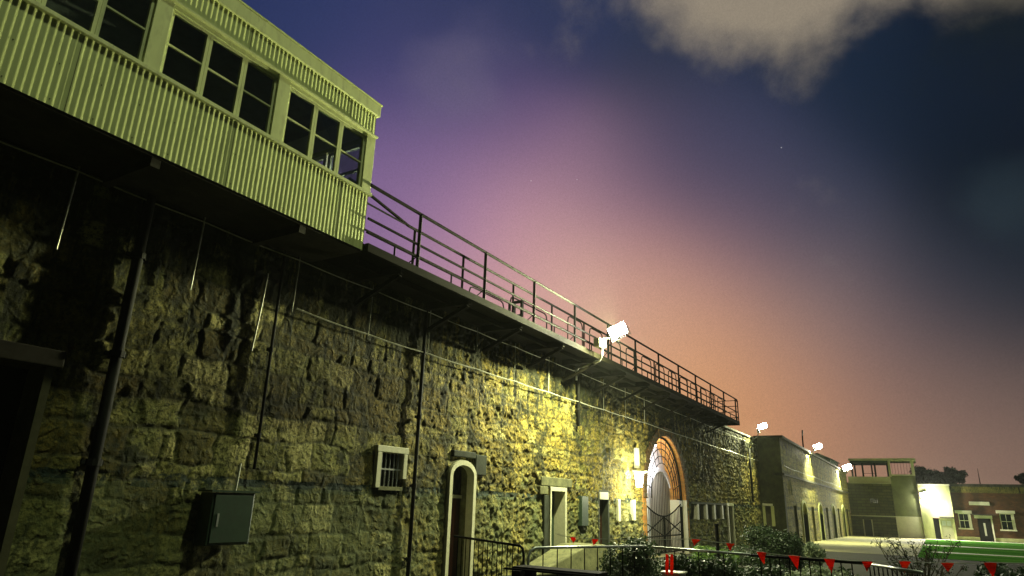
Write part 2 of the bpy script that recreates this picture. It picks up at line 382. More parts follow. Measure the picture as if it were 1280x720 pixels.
def rough_fn(X, Z): return np.clip((X-8)/5, .25, 1.35)
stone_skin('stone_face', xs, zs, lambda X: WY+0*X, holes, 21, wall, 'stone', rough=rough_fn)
# solid body behind the face, with the gate passage left open
b = MB()
b.box(-12, GX0-.35, WY+.5, WY+1.6, -2.1, 4.05); b.box(GX1+.35, 44.0, WY+.5, WY+1.6, -2.6, 4.05)
b.box(GX0-.35, GX1+.35, WY+.5, WY+1.6, GZ+GR+.3, 4.05); b.box(-12, -4, WY+.02, WY+.5, -2.1, 4.05)
b.build('wall_core', 'core', wall)
b = MB()
x = -12.
while x < 44:
    w = random.uniform(.9, 1.4); x2 = min(44, x+w); j = random.uniform(-.012, .012)
    b.box(x+.006, x2-.006, WY-.07+j, WY+1.7, 4.05, 4.16+j); x = x2
b.build('coping', 'coping', wall, bevel=.012)
def reveal(x0, x1, z0, z1, mat, depth=.5, y0=WY-.01, top=True, par=wall, name='reveal'):
    return MB().box(x0-.09, x0, y0, y0+depth, z0, z1).box(x1, x1+.09, y0, y0+depth, z0, z1).box(x0-.09, x1+.09, y0, y0+depth, z1, z1+.09).build(name, mat, par)
# big dark opening at the far left under a timber beam
reveal(2.3, 3.82, -1.6, 1.36, 'core'); MB().box(2.2, 3.92, WY+.42, WY+.48, -1.6, 1.5).build('door', 'black', wall)
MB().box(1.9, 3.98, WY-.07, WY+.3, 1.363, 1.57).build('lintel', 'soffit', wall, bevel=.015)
# barred window
wn = MB().box(9.66, 9.78, WY-.06, WY+.14, .17, .82).box(10.42, 10.53, WY-.06, WY+.14, .35, .82).box(9.64, 10.55, WY-.065, WY+.14, .822, .94).build('window', 'white', wall, bevel=.008)
MB().box(9.76, 10.44, WY-.055, WY+.12, .13, .2).build('sill', 'lintel', wn)
MB().box(9.7, 10.5, WY+.2, WY+.22, .1, .9).build('pane', 'darkglass', wn)
m = MB()
for i in range(5): m.tube([(9.86+i*.12, WY+.02, .2), (9.86+i*.12, WY+.02, .82)], .014, 6)
m.box(9.78, 10.42, WY+.005, WY+.035, .5, .53); m.build('window_bars', 'galv', wn)
# arched doorway with white surround
def arch_band(cx, hw, z0, zs_, rise, t, y0, y1, n=20):
    """flat band following jambs + elliptical head"""
    pts = [(cx-hw, z0), (cx-hw, zs_)] + [(cx-hw*math.cos(math.pi*k/n), zs_+rise*math.sin(math.pi*k/n)) for k in range(1, n)] + [(cx+hw, zs_), (cx+hw, z0)]
    po = [(cx-hw-t, z0), (cx-hw-t, zs_)] + [(cx-(hw+t)*math.cos(math.pi*k/n), zs_+(rise+t)*math.sin(math.pi*k/n)) for k in range(1, n)] + [(cx+hw+t, zs_), (cx+hw+t, z0)]
    vs = []; fs = []
    for (a, c), (d, e) in zip(pts, po): vs += [(a, y0, c), (d, y0, e), (d, y1, e), (a, y1, c)]
    for i in range(len(pts)-1):
        k = i*4; fs += [(k, k+4, k+5, k+1), (k+1, k+5, k+6, k+2), (k+2, k+6, k+7, k+3), (k+3, k+7, k+4, k)]
    return MB().add(vs, fs)
def arch_fill(cx, hw, z0, zs_, rise, y, th=.05, n=20):
    pts = [(cx-hw, z0), (cx+hw, z0)] + [(cx+hw*math.cos(math.pi*k/n), zs_+rise*math.sin(math.pi*k/n)) for k in range(n+1)]
    N = len(pts); vs = [(a, y, c) for a, c in pts] + [(a, y+th, c) for a, c in pts]
    return MB().add(vs, [tuple(range(N)), tuple(range(2*N-1, N-1, -1))] + [(i, i+N, (i+1) % N+N, (i+1) % N) for i in range(N)])
dr = arch_fill(12.48, .47, -1.62, .5, .28, WY+.34).build('door', 'dred', wall)
arch_band(12.48, .4, -1.62, .5, .23, .105, WY-.07, WY+.12).build('door_frame', 'white', dr)
MB().box(12.08, 12.88, WY+.24, WY+.33, .03, .1).build('transom', 'white', dr)
arch_fill(12.48, .38, .11, .5, .2, WY+.3, .03).build('fanlight', 'darkglass', dr)
m = MB()
for i in range(6): m.box(12.1+i*.13, 12.215+i*.13, WY+.305, WY+.335, -1.6, .02)
m.build('door_boards', 'dred', dr)
MB().tube([(12.2, WY+.29, -.55), (12.2, WY+.25, -.55), (12.2, WY+.25, -.7), (12.2, WY+.29, -.7)], .012, 6).build('door_handle', 'galv', dr)
arch_band(12.48, .51, -1.62, .5, .33, .02, WY-.02, WY+.36).build('reveal', 'lintel', wall)
MB().box(12.97, 13.42, WY-.045, WY+.2, .55, 1.0).box(12.1, 12.97, WY-.042, WY+.2, .9, 1.04).build('lintel', 'dark_lintel', wall, bevel=.02)
# green door
dr = MB().box(16.62, 17.54, WY+.3, WY+.35, -1.72, .35).build('door', 'dgreen', wall)
MB().box(16.6, 16.67, WY-.06, WY+.3, -1.7, .3).box(17.49, 17.58, WY-.06, WY+.3, -1.7, .3).box(16.6, 17.58, WY-.063, WY+.3, .3, .41).build('door_frame', 'white', dr, bevel=.006)
m = MB()
for za, zb in ((-1.55, -.85), (-.7, .2)): m.box(16.76, 17.06, WY+.28, WY+.3, za, zb).box(17.12, 17.42, WY+.28, WY+.3, za, zb)
m.build('door_panels', 'dgreen', dr, bevel=.008)
MB().box(16.1, 17.95, WY-.05, WY+.2, .42, .66).box(16.05, 16.5, WY-.045, WY+.2, .2, .418).build('lintel', 'lintel', wall, bevel=.02)
MB().box(16.3, 16.58, WY-.04, WY+.1, -1.7, .19).build('quoins', 'dark_lintel', wall, bevel=.02)
# red-brown door
dr = MB().box(19.93, 20.64, WY+.22, WY+.27, -1.75, .34).build('door', 'dred', wall)
MB().box(19.95, 20.62, WY-.03, WY+.1, .14, .36).build('door_light', 'white', dr, bevel=.01)
reveal(19.95, 20.62, -1.75, .33, 'dark_lintel', .3)
for (xa, xb, za, zb, mm, nm) in ((18.52, 18.98, -.62, .2, 'dgreen', 'blocked_slit'), (21.3, 21.5, -.52, .17, 'cream', 'blocked_slit'), (22.66, 22.86, -.5, .17, 'cream', 'blocked_slit')):
    MB().box(xa, xb, WY-.08, WY+.06, za, zb).build(nm, mm, wall, bevel=.01)
# dark louvre band with white mullions right of the gate
lv = MB().box(29.5, 35.5, WY+.24, WY+.28, -.6, .2).build('window_band', 'black', wall)
for x in (30.5, 31.89, 33.25, 34.68): MB().box(x-.13, x+.13, WY-.05, WY+.2, -.52, .14).build('mullion', 'white', lv, bevel=.01)
MB().box(29.5, 35.5, WY-.06, WY+.2, .135, .22).build('window_head', 'dark_lintel', lv)
dr = MB().box(35.7, 36.7, WY+.2, WY+.25, -1.9, .15).build('door', 'dgreen', wall)
MB().box(35.62, 35.76, WY-.07, WY+.2, -1.9, .1).box(36.64, 36.78, WY-.07, WY+.2, -1.9, .1).box(35.5, 36.9, WY-.075, WY+.2, .1, .24).build('door_frame', 'cream', dr, bevel=.008)

# ------------------------------------------------------------------ gate passage
gcx = (GX0+GX1)/2
def ringmesh(cx, z, r0, r1, y0, y1, n=36, jam=None):
    vs = []; fs = []
    prof = [(-math.cos(math.pi*k/n), math.sin(math.pi*k/n)) for k in range(n+1)]
    P = [(c*r, z+s*r) for r in (r0, r1) for c, s in prof]
    for k in range(n+1):
        c, s = prof[k]
        for r, y in ((r0, y0), (r1, y0), (r1, y1), (r0, y1)): vs.append((cx+c*r, y, z+s*r))
    for k in range(n):
        a = k*4; fs += [(a, a+4, a+5, a+1), (a+1, a+5, a+6, a+2), (a+2, a+6, a+7, a+3), (a+3, a+7, a+4, a)]
    m = MB().add(vs, fs)
    if jam is not None:
        m.box(cx-r1, cx-r0, y0, y1, jam, z); m.box(cx+r0, cx+r1, y0, y1, jam, z)
    return m
def vouss(cx, z, r0, r1, y0, y1, n):
    m = MB()
    for k in range(n):
        a0 = math.pi*(k+.06)/n; a1 = math.pi*(k+.94)/n; rr = r1+random.uniform(-.02, .03); yy = y0+random.uniform(-.012, .012)
        q = [(-math.cos(a0)*r0, math.sin(a0)*r0), (-math.cos(a1)*r0, math.sin(a1)*r0), (-math.cos(a1)*rr, math.sin(a1)*rr), (-math.cos(a0)*rr, math.sin(a0)*rr)]
        m.add([(cx+p, yy, z+s) for p, s in q]+[(cx+p, y1, z+s) for p, s in q], [(0,1,2,3),(7,6,5,4),(0,4,5,1),(1,5,6,2),(2,6,7,3),(3,7,4,0)])
    return m
vouss(gcx, GZ, GR+.01, GR+.36, WY-.03, WY+.3, 46).build('brick_arch', 'brickdark', wall, bevel=.006)
ringmesh(gcx, GZ, GR, GR+.36, WY+.02, WY+.77, jam=-2.0).build('arch_intrados', 'brickring', wall)
MB().box(GX0-.45, GX1+.45, WY+.78, WY+.95, -2.1, 3.3).build('passage_wall', 'whitein', wall)
MB().box(GX0-.06, GX0+.03, WY+.1, WY+.77, -2.0, GZ).box(GX1-.03, GX1+.02, WY-.01, WY+.78, -2.0, GZ-.02).build('gate_jamb', 'cream', wall)
sheet('passage_floor', [GX0-.4, GX1+.4], [WY-.1, WY+.78], .01, 'apron')
# planked inner door, round headed
dx, DY = 27.75, WY+.7
idr = arch_fill(dx, 1.42, -1.85, -.05, 1.42, DY, .06, 28).build('plank_door', 'wood', wall)
arch_band(dx, 1.42, -1.85, -.05, 1.42, .16, DY-.05, DY+.09, 28).build('door_surround', 'whitein', idr)
m = MB()
for k in range(15):
    x = dx-1.38+k*.2; m.box(x-.012, x+.012, DY-.012, DY-.002, -1.85, min(1.33, -.05+1.38*math.sqrt(max(0, 1-((x-dx)/1.42)**2))))
m.build('plank_joints', 'iron', idr)
# iron gate
gate = thing('iron_gate', 'black iron double gate with curved top and cross braces, set in the arched gateway', 'gate', (gcx, WY+.25, gz(26)))
gy = WY+.2
def gate_leaf(s):
    hx = gcx+s*(GR-.12); m = MB()
    m.tube([(hx, gy, gz(26)), (hx, gy, .42)], .05, 8)
    top = [(hx + (gcx-hx)*u, gy, .12-.5*math.sin(u*math.pi/2)) for u in np.linspace(0, 1, 14)]
    m.tube(top, .028, 6); m.tube([(gcx+s*.04, gy, -.38), (gcx+s*.04, gy, gz(26)+.08)], .03, 6)
    m.tube([(hx, gy, -1.1), (gcx+s*.04, gy, -1.1)], .026, 6); m.tube([(hx, gy, -1.7), (gcx+s*.04, gy, -1.7)], .026, 6)
    m.tube([(hx, gy, -1.05), (gcx+s*.04, gy, -.42)], .022, 6); m.tube([(gcx+s*.06, gy, -1.1), (hx, gy, -.55)], .02, 6)
    leaf = m.build('gate_leaf', 'iron', gate)
    m = MB()
    for k in range(1, 12):
        u = k/12; x = hx+(gcx-hx)*u; m.tube([(x, gy, gz(26)+.1), (x, gy, .12-.5*math.sin(u*math.pi/2))], .011, 5)
    m.build('bars', 'iron', leaf)
gate_leaf(-1); gate_leaf(1)
m = MB()      # fanlight grille
for r in (1.35, 1.62, 1.9, 2.15, GR-.04): m.tube([(gcx-math.cos(math.pi*k/24)*r, gy, GZ+math.sin(math.pi*k/24)*r) for k in range(25)], .018 if r < 2.2 else .04, 5)
for k in range(1, 12): a = math.pi*k/12; m.tube([(gcx-math.cos(a)*1.35, gy, GZ+math.sin(a)*1.35), (gcx-math.cos(a)*(GR-.05), gy, GZ+math.sin(a)*(GR-.05))], .014, 5)
m.tube([(GX0, gy, GZ), (GX0+.6, gy, GZ)], .025, 6); m.tube([(GX1, gy, GZ), (GX1-.6, gy, GZ)], .025, 6)
m.build('fanlight_grille', 'iron', gate)
m = MB()
for s in (-1, 1):
    MB().box(gcx+s*(GR-.12)-.09, gcx+s*(GR-.12)+.09, gy-.07, gy+.05, 0, .24).build('hinge', 'galv', gate)

# ------------------------------------------------------------------ protruding cell range (right part of the wall)
RY0, RYs = 7.4, .011
ry = lambda x: RY0 + RYs*(x-44)
rng = thing('cell_range', 'long two-storey stone range with arched doorways standing forward of the rubble wall', 'building', (66, 9, -2.2))
op = []; arches = []
for xc, w, ar in ((47.7, 1.0, 0), (51.6, 2.1, 1), (56.0, 1.2, 0), (60.5, 2.1, 1), (65.0, 1.2, 0), (69.8, 2.1, 1), (74.6, 1.2, 0), (79.2, 2.1, 1), (84.0, 1.3, 0)):
    z1 = -.25 if ar else .28
    op.append((xc-w/2, xc+w/2, -2.7, z1 if ar else z1, w*.36 if ar else 0)); arches.append((xc, w, ar))
xs = axis_coords(44, 88, .085, [b for h in op for b in h[:2]]); zs = axis_coords(-2.7, 4.2, .06, [.28])
stone_skin('stone_face', xs, zs, lambda X: RY0 + RYs*(X-44), op, 77, rng, 'stone_far', course=(.3, .4), width=(.45, .9), relief=.35, rough=lambda X, Z: .4+0*X)
m = MB().box(44.55, 88, 8.45, 10.6, -2.7, 4.2)
m.box(44.12, 44.6, 7.5, 8.9, -2.7, 4.2)
m.build('wall_core', 'core', rng)
# the end face that steps out, with a deep window
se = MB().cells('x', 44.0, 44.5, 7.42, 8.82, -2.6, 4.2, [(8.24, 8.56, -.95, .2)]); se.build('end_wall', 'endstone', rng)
w = MB().box(44.3, 44.34, 8.2, 8.6, -1., .25).build('window', 'black', rng)
MB().box(43.94, 44.1, 8.12, 8.7, .2, .33).build('window_head', 'white', w)
MB().box(43.96, 44.3, 8.56, 8.72, -.95, .2).box(43.96, 44.3, 8.06, 8.24, -.95, .2).build('window_jamb', 'render', w)
for xc, wd, ar in arches:
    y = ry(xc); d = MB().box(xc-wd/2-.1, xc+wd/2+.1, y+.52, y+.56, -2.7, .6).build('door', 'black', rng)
    for xa in (xc-wd/2-.06, xc+wd/2): MB().box(xa, xa+.06, y, y+.5, -2.6, -.25 if ar else .28).build('reveal', 'lintel', d)
    if ar: arch_band(xc, wd/2, -2.6, -.25, wd*.36, .17, y-.05, y+.3, 16).build('arch_surround', 'render', d)
m = MB(); x = 44.
for a, c, z, zz, o_ in ((43.9, 88, 4.2, 4.34, -.16), (44, 88, 1.98, 2.12, -.09)):
    m.add([(a, ry(a)+o_, z), (c, ry(c)+o_, z), (c, ry(c)+.6, z), (a, ry(a)+.6, z), (a, ry(a)+o_, zz), (c, ry(c)+o_, zz), (c, ry(c)+.6, zz), (a, ry(a)+.6, zz)], [(0,3,2,1),(4,5,6,7),(0,1,5,4),(1,2,6,5),(2,3,7,6),(3,0,4,7)])
m.box(43.86, 44.7, 7.2, 8.9, 4.203, 4.337)
m.build('string_course', 'coping', rng)
m = MB(); m.box(44.1, 88, 8.02, 10.7, 4.2, 4.32); m.build('roof', 'coping', rng)
lb = MB().box(80.5, 87.9, 8.6, 11, 4.3, 5.3).add([(80.3, 8.3, 5.3), (87.95, 8.3, 5.3), (87.95, 11.3, 5.3), (80.3, 11.3, 5.3), (80.3, 9.8, 6.0), (87.95, 9.8, 6.0)], [(0,1,5,4), (2,3,4,5), (0,4,3), (1,2,5), (0,3,2,1)]).build('roof_lantern', 'roofb', rng)

# ------------------------------------------------------------------ guard hut
hut = thing('guard_hut', 'cream corrugated iron guard hut with a long band of windows, perched on the wall top', 'guard hut', (3, 8.8, 4.0))
HX0, HX1, HY0, HY1 = -7.0, 7.57, 7.6, 10.6
def corr(u0, u1, z0, z1, y, axis='x', amp=.0021, pitch=.076, flip=1):
    n = int((u1-u0)/pitch*8); us = np.linspace(u0, u1, n); vs = []; fs = []
    nzv = 2
    for u in us:
        d = amp*math.sin(2*math.pi*u/pitch)*flip
        for z in (z0, z1): vs.append((u, y+d, z) if axis == 'x' else (y+d, u, z))
    for i in range(n-1): fs.append((i*2, i*2+2, i*2+3, i*2+1))
    return MB().add(vs, fs)
for z0, z1, nm in ((3.93, 4.93, 'lower_cladding'), (6.08, 6.5, 'upper_cladding')):
    corr(HX0, HX1-.02, z0, z1, HY0-.012).build(nm, 'tin', hut, smooth=True)
    corr(HY0, HY1, z0, z1, HX1+.0, 'y').build(nm, 'tin', hut, smooth=True)
for x in (6.95, 4.9, 2.85, .8):
    for z0, z1 in ((3.93, 4.925), (6.09, 6.49)): MB().box(x, x+.004, HY0-.0165, HY0-.012, z0, z1).build('sheet_lap', 'soffit', hut)
for x in np.arange(-.5, 7.5, .456):
    for z in (4.0, 4.45): MB().tube([(x, HY0-.0175, z), (x, HY0-.01, z)], .006, 5).build('roofing_screw', 'soffit', hut)
m = MB().box(HX0, HX1-.03, HY0+.01, HY0+.06, 3.95, 4.95).box(HX0, HX1-.03, HY0+.01, HY0+.06, 6.03, 6.6)
m.box(HX1-.07, HX1-.015, HY0+.06, HY1, 3.95, 4.95).box(HX1-.07, HX1-.015, HY0+.06, HY1, 6.03, 6.6).build('wall_lining', 'whitein', hut)
MB().cells('y', HY1-.06, HY1, HX0, HX1-.07, 3.95, 6.6, [(4.2, 5.3, 5.0, 6.0), (5.5, 7.2, 5.0, 6.0)]).build('back_wall', 'ceil', hut)
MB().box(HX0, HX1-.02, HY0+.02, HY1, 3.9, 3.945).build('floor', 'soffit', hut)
MB().box(HX0, HX1-.07, HY0+.06, HY1-.06, 6.55, 6.6).build('ceiling', 'ceil', hut)
MB().box(HX0-.05, HX1+.05, HY0-.05, HY0-.0, 6.5, 6.73).box(HX1, HX1+.05, HY0, HY1+.05, 6.5, 6.73).build('fascia', 'trim', hut, bevel=.006)
MB().box(HX0-.08, HX1+.08, HY0-.06, HY1+.1, 6.733, 6.75).build('roof', 'tin', hut)
MB().box(HX0, HX1+.03, HY0-.06, HY0+.08, 4.93, 4.985).box(HX1-.1, HX1+.03, HY0+.08, HY1, 4.93, 4.985).build('sill', 'trim', hut, bevel=.006)
MB().box(HX0, HX1+.03, HY0-.075, HY0+.06, 6.05, 6.08).box(HX0, HX1, HY0-.02, HY0+.06, 5.985, 6.05).box(HX1-.1, HX1+.03, HY0+.06, HY1, 6.0, 6.08).build('head_trim', 'trim', hut, bevel=.004)
MB().box(HX1-.2, HX1+.015, HY0-.03, HY0+.12, 4.985, 6.05).build('corner_post', 'trim', hut, bevel=.006)
k = 0
for g in range(8):
    px = 5.56-g*1.93     # pier centre left of each group of three
    MB().box(px-.11, px+.11, HY0-.035, HY0+.06, 4.985, 6.05).build('pier', 'trim', hut, bevel=.005)
    for j in range(3):
        x0 = px+.11+j*.57; x1 = x0+.57
        if g == 0: x0 = px+.11+j*.565; x1 = x0+.565
        f = MB().box(x0+.002, x0+.045, HY0-.0, HY0+.05, 4.985, 5.985).box(x1-.045, x1-.002, HY0-.0, HY0+.05, 4.985, 5.985)
        f.box(x0+.045, x1-.045, HY0+.0, HY0+.05, 5.94, 5.985).box(x0+.045, x1-.045, HY0+.0, HY0+.05, 4.985, 5.02).box(x0+.045, x1-.045, HY0+.006, HY0+.04, 5.455, 5.48)
        w = f.build('window', 'trim', hut)
        MB().box(x0+.04, x1-.04, HY0+.02, HY0+.026, 5.0, 5.96).build('pane', 'glass', w)
# end wall windows, white inside
for y in (7.75, 8.7, 9.65):
    f = MB(); x = HX1-.06
    f.box(x, x+.05, y, y+.07, 4.985, 6.0).box(x, x+.05, y+.83, y+.9, 4.985, 6.0).box(x, x+.05, y+.07, y+.83, 5.93, 6.0).box(x, x+.05, y+.07, y+.83, 4.985, 5.05).box(x, x+.045, y+.07, y+.83, 5.46, 5.5)
    w = f.build('window', 'whitein', hut); MB().box(x+.02, x+.026, y+.06, y+.84, 5.03, 5.95).build('pane', 'glass', w)
for i in range(6): MB().box(HX0+1.5+i*2.35, HX0+1.62+i*2.35, HY0+.03, 8.75, 3.78, 3.9).build('floor_beam', 'soffit', hut)

# ------------------------------------------------------------------ walkway with railings
ww = thing('walkway', 'dark steel and timber catwalk with tubular railings along the top of the stone wall', 'walkway', (20, 8.2, 4.0))
WX0, WX1 = 7.6, 34.2
MB().box(WX0, WX1, 7.62, 9.2, 4.02, 4.07).build('deck', 'deck', ww)
MB().box(WX0+.03, WX1, 7.54, 7.62, 3.93, 4.08).box(WX1-.0, WX1+.05, 7.54, 9.2, 3.9, 4.09).build('edge_beam', 'deck', ww, bevel=.006)
m = MB(); x = 8.6
while x < 34:
    MB().box(x, x+.09, 7.63, 8.75, 3.86, 4.015).obox((x+.045, 8.2, 3.62), (.035, 0, 0), (0, .52, -.22), (0, .03, .03)).build('bracket', 'deck', ww); x += 2.16
MB().box(8, 34.1, 8.1, 8.18, 3.9, 4.01).build('stringer', 'deck', ww)
posts = [8.97, 11.23, 13.4] + [13.4+2.26*i for i in range(1, 10)]; posts = [p for p in posts if p < 34.2]
YF, YB = 7.57, 8.14
for p in posts: MB().tube([(p, YF, 4.0), (p, YF, 5.14)], .032, 8).build('post', 'iron', ww)
MB().tube([(WX1, YF, 4.0), (WX1, YF, 5.0), (WX1, YF+.05, 5.12)], .026, 8).build('post', 'iron', ww)
MB().tube([(WX0-.02, YF, 5.14), (WX1-.12, YF, 5.14), (WX1, YF, 5.05)], .032, 8).build('top_rail', 'iron', ww)
MB().tube([(WX0, YF, 4.52), (WX1, YF, 4.52)], .025, 8).build('mid_rail', 'iron', ww)
MB().tube([(WX0, YF, 4.27), (WX1, YF, 4.27)], .024, 8).build('toe_rail', 'iron', ww)
for a, b_ in zip([WX0+.2]+posts, posts+[WX1]): MB().tube([((a+b_)/2-.06, YF, 4.05), ((a+b_)/2-.06, YF, 4.27)], .018, 6).build('stub_post', 'iron', ww)
for p in posts: MB().tube([(p-.2, YF+.12, 4.06), (p, YF, 4.3)], .012, 5).build('brace', 'iron', ww)
MB().tube([(WX0, YB, 5.42), (9.3, YB, 5.14), (WX1-.1, YB, 5.14)], .03, 8).tube([(WX0, YB, 5.14), (9.3, YB, 5.14)], .018, 6).build('top_rail', 'iron', ww)
MB().tube([(WX0, YB, 4.62), (WX1, YB, 4.62)], .02, 8).build('mid_rail', 'iron', ww)
for p in [9.5, 11.2, 13.36]+[13.36+2.05*i for i in range(1, 10)]: MB().tube([(p, YB, 4.07), (p, YB, 5.14)], .027, 8).build('post', 'iron', ww)
def hoop(x0, x1, y, z, r=.02, h0=4.07):
    c = .14; return MB().tube([(x0, y, h0), (x0, y, z-c), (x0+.04, y, z-.04), (x0+c, y, z), (x1-c, y, z), (x1-.04, y, z-.04), (x1, y, z-c), (x1, y, h0)], r, 7)
hoop(12.7, 14.3, 9.0, 5.02, .018).build('hoop_rail', 'iron', ww); hoop(14.8, 16.9, 9.1, 5.35, .02).build('hoop_rail', 'iron', ww)
x = 16.1
while x < 33.2:
    hoop(x, x+.95, 8.0, 5.0, .017).build('hoop_rail', 'iron', ww); x += 1.45
m = MB().box(14.42, 14.5, 8.5, 8.8, 4.62, 4.68).box(14.42, 14.5, 8.5, 8.8, 5.0, 5.06).box(14.42, 14.5, 8.5, 8.56, 4.68, 5.0).box(14.42, 14.5, 8.74, 8.8, 4.68, 5.0)
m.build('gate_plate', 'iron', ww)
m = MB()
for i in range(4):
    z = 4.28+i*.28; m.tube([(WX1, YF, z), (WX1, 9.1, z)], .018, 6)
m.tube([(WX1, 9.1, 4.05), (WX1, 9.1, 5.14)], .026, 7); m.tube([(WX1, 8.3, 4.05), (WX1, 8.3, 5.12)], .02, 7); m.build('end_rail', 'iron', ww)

# ------------------------------------------------------------------ floodlights
def spot(name, loc, d, power, ang, parent, col=(.97, 1., .5), rad=.09, blend=.6):
    l = bpy.data.lights.new(name, 'SPOT'); l.energy = power; l.spot_size = R(ang); l.spot_blend = blend; l.color = col; l.shadow_soft_size = rad
    o = bpy.data.objects.new(name, l); COL.objects.link(o); o.rotation_euler = Vector(d).to_track_quat('-Z', 'Y').to_euler()
    o.parent = parent; o.location = Vector(loc)-parent_world(parent); return o
def flood(label, base, pole, head, aim, face, w, h, power, ang, group='floodlights along the wall tops', spotdir=None, col=(.97, 1., .5), roll=.3, blend=.6):
    t = thing('floodlight', label, 'floodlight', base, group)
    MB().tube(pole, .032, 8).build('pole', 'galv', t, smooth=True)
    f = Vector(face).normalized(); up = Vector((0, 0, 1)); sx = f.cross(up).normalized(); uz = sx.cross(f).normalized(); sx, uz = sx*math.cos(roll)-uz*math.sin(roll), uz*math.cos(roll)+sx*math.sin(roll); c = Vector(head)
    MB().obox(c-f*.07, sx*(w/2+.03), f*.06, uz*(h/2+.03)).obox(c-f*.16, sx*(w*.28), f*.04, uz*(h*.28)).build('housing', 'galv', t, bevel=.012)
    MB().obox(c+f*.0, sx*(w/2), f*.05, uz*(h/2)).build('lens', 'lens_big' if power == 23000 else 'lens', t, bevel=.09)
    m = MB().tube([c-f*.07+sx*(w/2+.05), c-f*.07+sx*(w/2+.05)-uz*(h*.75), c-f*.07-sx*(w/2+.05)-uz*(h*.75), c-f*.07-sx*(w/2+.05)], .014, 6); m.build('yoke', 'galv', t)
    m = MB().tube([c-f*.07-uz*(h*.75), Vector(pole[-1])], .02, 6); m.box(pole[-1][0]-.09, pole[-1][0]+.09, pole[-1][1]-.06, pole[-1][1]+.06, pole[-1][2]-.2, pole[-1][2]-.02); m.build('control_gear', 'galv', t)
    spot('lamp', c+f*.06, spotdir or aim, power, ang, t, col, blend=blend)
    return t
L1 = flood('large bright floodlight on a bent pipe bracket rising past the catwalk railing', (18.1, 8.75, 3.8),
      [(18.1, 8.7, 3.55), (18.1, 8.7, 3.82), (18.05, 8.6, 3.92), (17.4, 7.9, 3.86), (17.0, 7.45, 3.84), (16.8, 7.3, 3.9), (16.75, 7.25, 4.08), (16.75, 7.25, 4.4)],
      (16.8, 6.8, 4.6), None, (-.85, -.35, -.3), .46, .3, 23000, 68, spotdir=(-1, .085, .27), roll=.45, blend=1.)
spot('lamp', (16.72, 6.66, 4.32), (-.22, .42, -1), 3500, 179, L1, blend=1.)
MB().obox((16.6, 7.3, 4.25), (.13, 0, 0), (0, .09, 0), (0, 0, .12)).tube([(16.6, 7.1, 4.1), (16.9, 7.2, 4.5)], .02, 6).build('camera_housing', 'cream', L1, bevel=.01)
flood('floodlight on an arm at the wall head just past the end of the catwalk', (42.0, 8.7, 4.0),
      [(41.6, 8.72, 3.2), (41.6, 8.7, 3.7), (41.7, 8.2, 4.1), (41.7, 8.15, 4.5)], (42.2, 7.98, 4.72), None, (-.85, -.35, -.25), .5, .26, 4600, 130, spotdir=(-.75, .45, -1))
flood('floodlight on a short post midway along the roof of the stone range', (56.5, 7.4, 4.0),
      [(56.3, 7.5, 3.3), (56.3, 7.45, 3.9), (56.3, 7.1, 4.3), (56.3, 7.0, 4.6)], (57, 6.85, 4.72), None, (-.85, -.3, -.25), .62, .33, 16000, 150, spotdir=(.15, .4, -1))
flood('farthest floodlight of the roof, beside the bluish lantern at the end of the stone range', (79.5, 7.6, 4.0),
      [(78.9, 7.8, 3.3), (78.9, 7.7, 4.0), (78.9, 7.3, 4.3), (78.9, 7.1, 4.4)], (79.6, 6.95, 4.42), None, (-.85, -.3, -.2), .85, .5, 13000, 125, spotdir=(-.4, .4, -1))
L5 = flood('very bright floodlight on the pale bay right against the square tower', (87.9, .55, 1.9),
      [(87.95, .3, 1.2), (87.6, .3, 1.2), (87.4, .3, 1.4)], (87.2, .45, 1.95), None, (-.9, .05, -.3), .7, .55, 19000, 160, spotdir=(-1, -.8, -.45), col=(1., .97, .8))
spot('lamp', (86.6, .1, 1.9), (1, -.3, -.15), 800, 165, L5, (1., .97, .85), .12)
# bent dark post between the floodlights
t = MB().tube([(54.2, 7.5, 4.2), (54.2, 7.5, 5.0), (54.0, 7.45, 5.3), (53.1, 7.3, 5.55)], .05, 6).build('lamp_bracket', 'iron')
meta(t, 'unlit dark post with a bent tip, left of the middle floodlight', 'post')
# bulkhead lamp beside the gate
bl = thing('wall_lamp', 'glowing white bulkhead lamp on the wall at the left of the arched gate', 'wall lamp', (23.1, WY, .95))
MB().box(23.0, 23.25, WY-.12, WY-.0, 1.25, 1.95).build('back_box', 'cream', bl, bevel=.015)
MB().obox((22.75, WY-.3, 1.12), (.22, 0, .02), (0, .2, .02), (0, 0, .03)).build('hood', 'cream', bl, bevel=.01)
m = MB(); m.tube([(22.75, WY-.27, 1.08), (22.75, WY-.27, .6)], [.16, .1], 14); m.build('lens', 'lens_gate', bl)
def point(name, loc, power, parent, col=(1., .95, .75), rad=.1):
    l = bpy.data.lights.new(name, 'POINT'); l.energy = power; l.color = col; l.shadow_soft_size = rad
    o = bpy.data.objects.new(name, l); COL.objects.link(o); o.parent = parent; o.location = Vector(loc)-parent_world(parent); return o
point('lamp', (22.3, WY-.95, .85), 620, bl, col=(1., 1., .62), rad=.15)
# lamp inside the passage
pl = thing('passage_lamp', 'bright batten lamp under the vault inside the gateway', 'lamp', (26.4, WY+.5, 2.3))
MB().box(25.9, 26.9, WY+.46, WY+.54, 2.36, 2.4).build('body', 'cream', pl); MB().box(25.95, 26.85, WY+.47, WY+.53, 2.32, 2.357).build('lens', 'lens_gate', pl)
point('lamp', (26.4, WY+.36, 1.75), 190, pl, (1., .96, .98), .2)

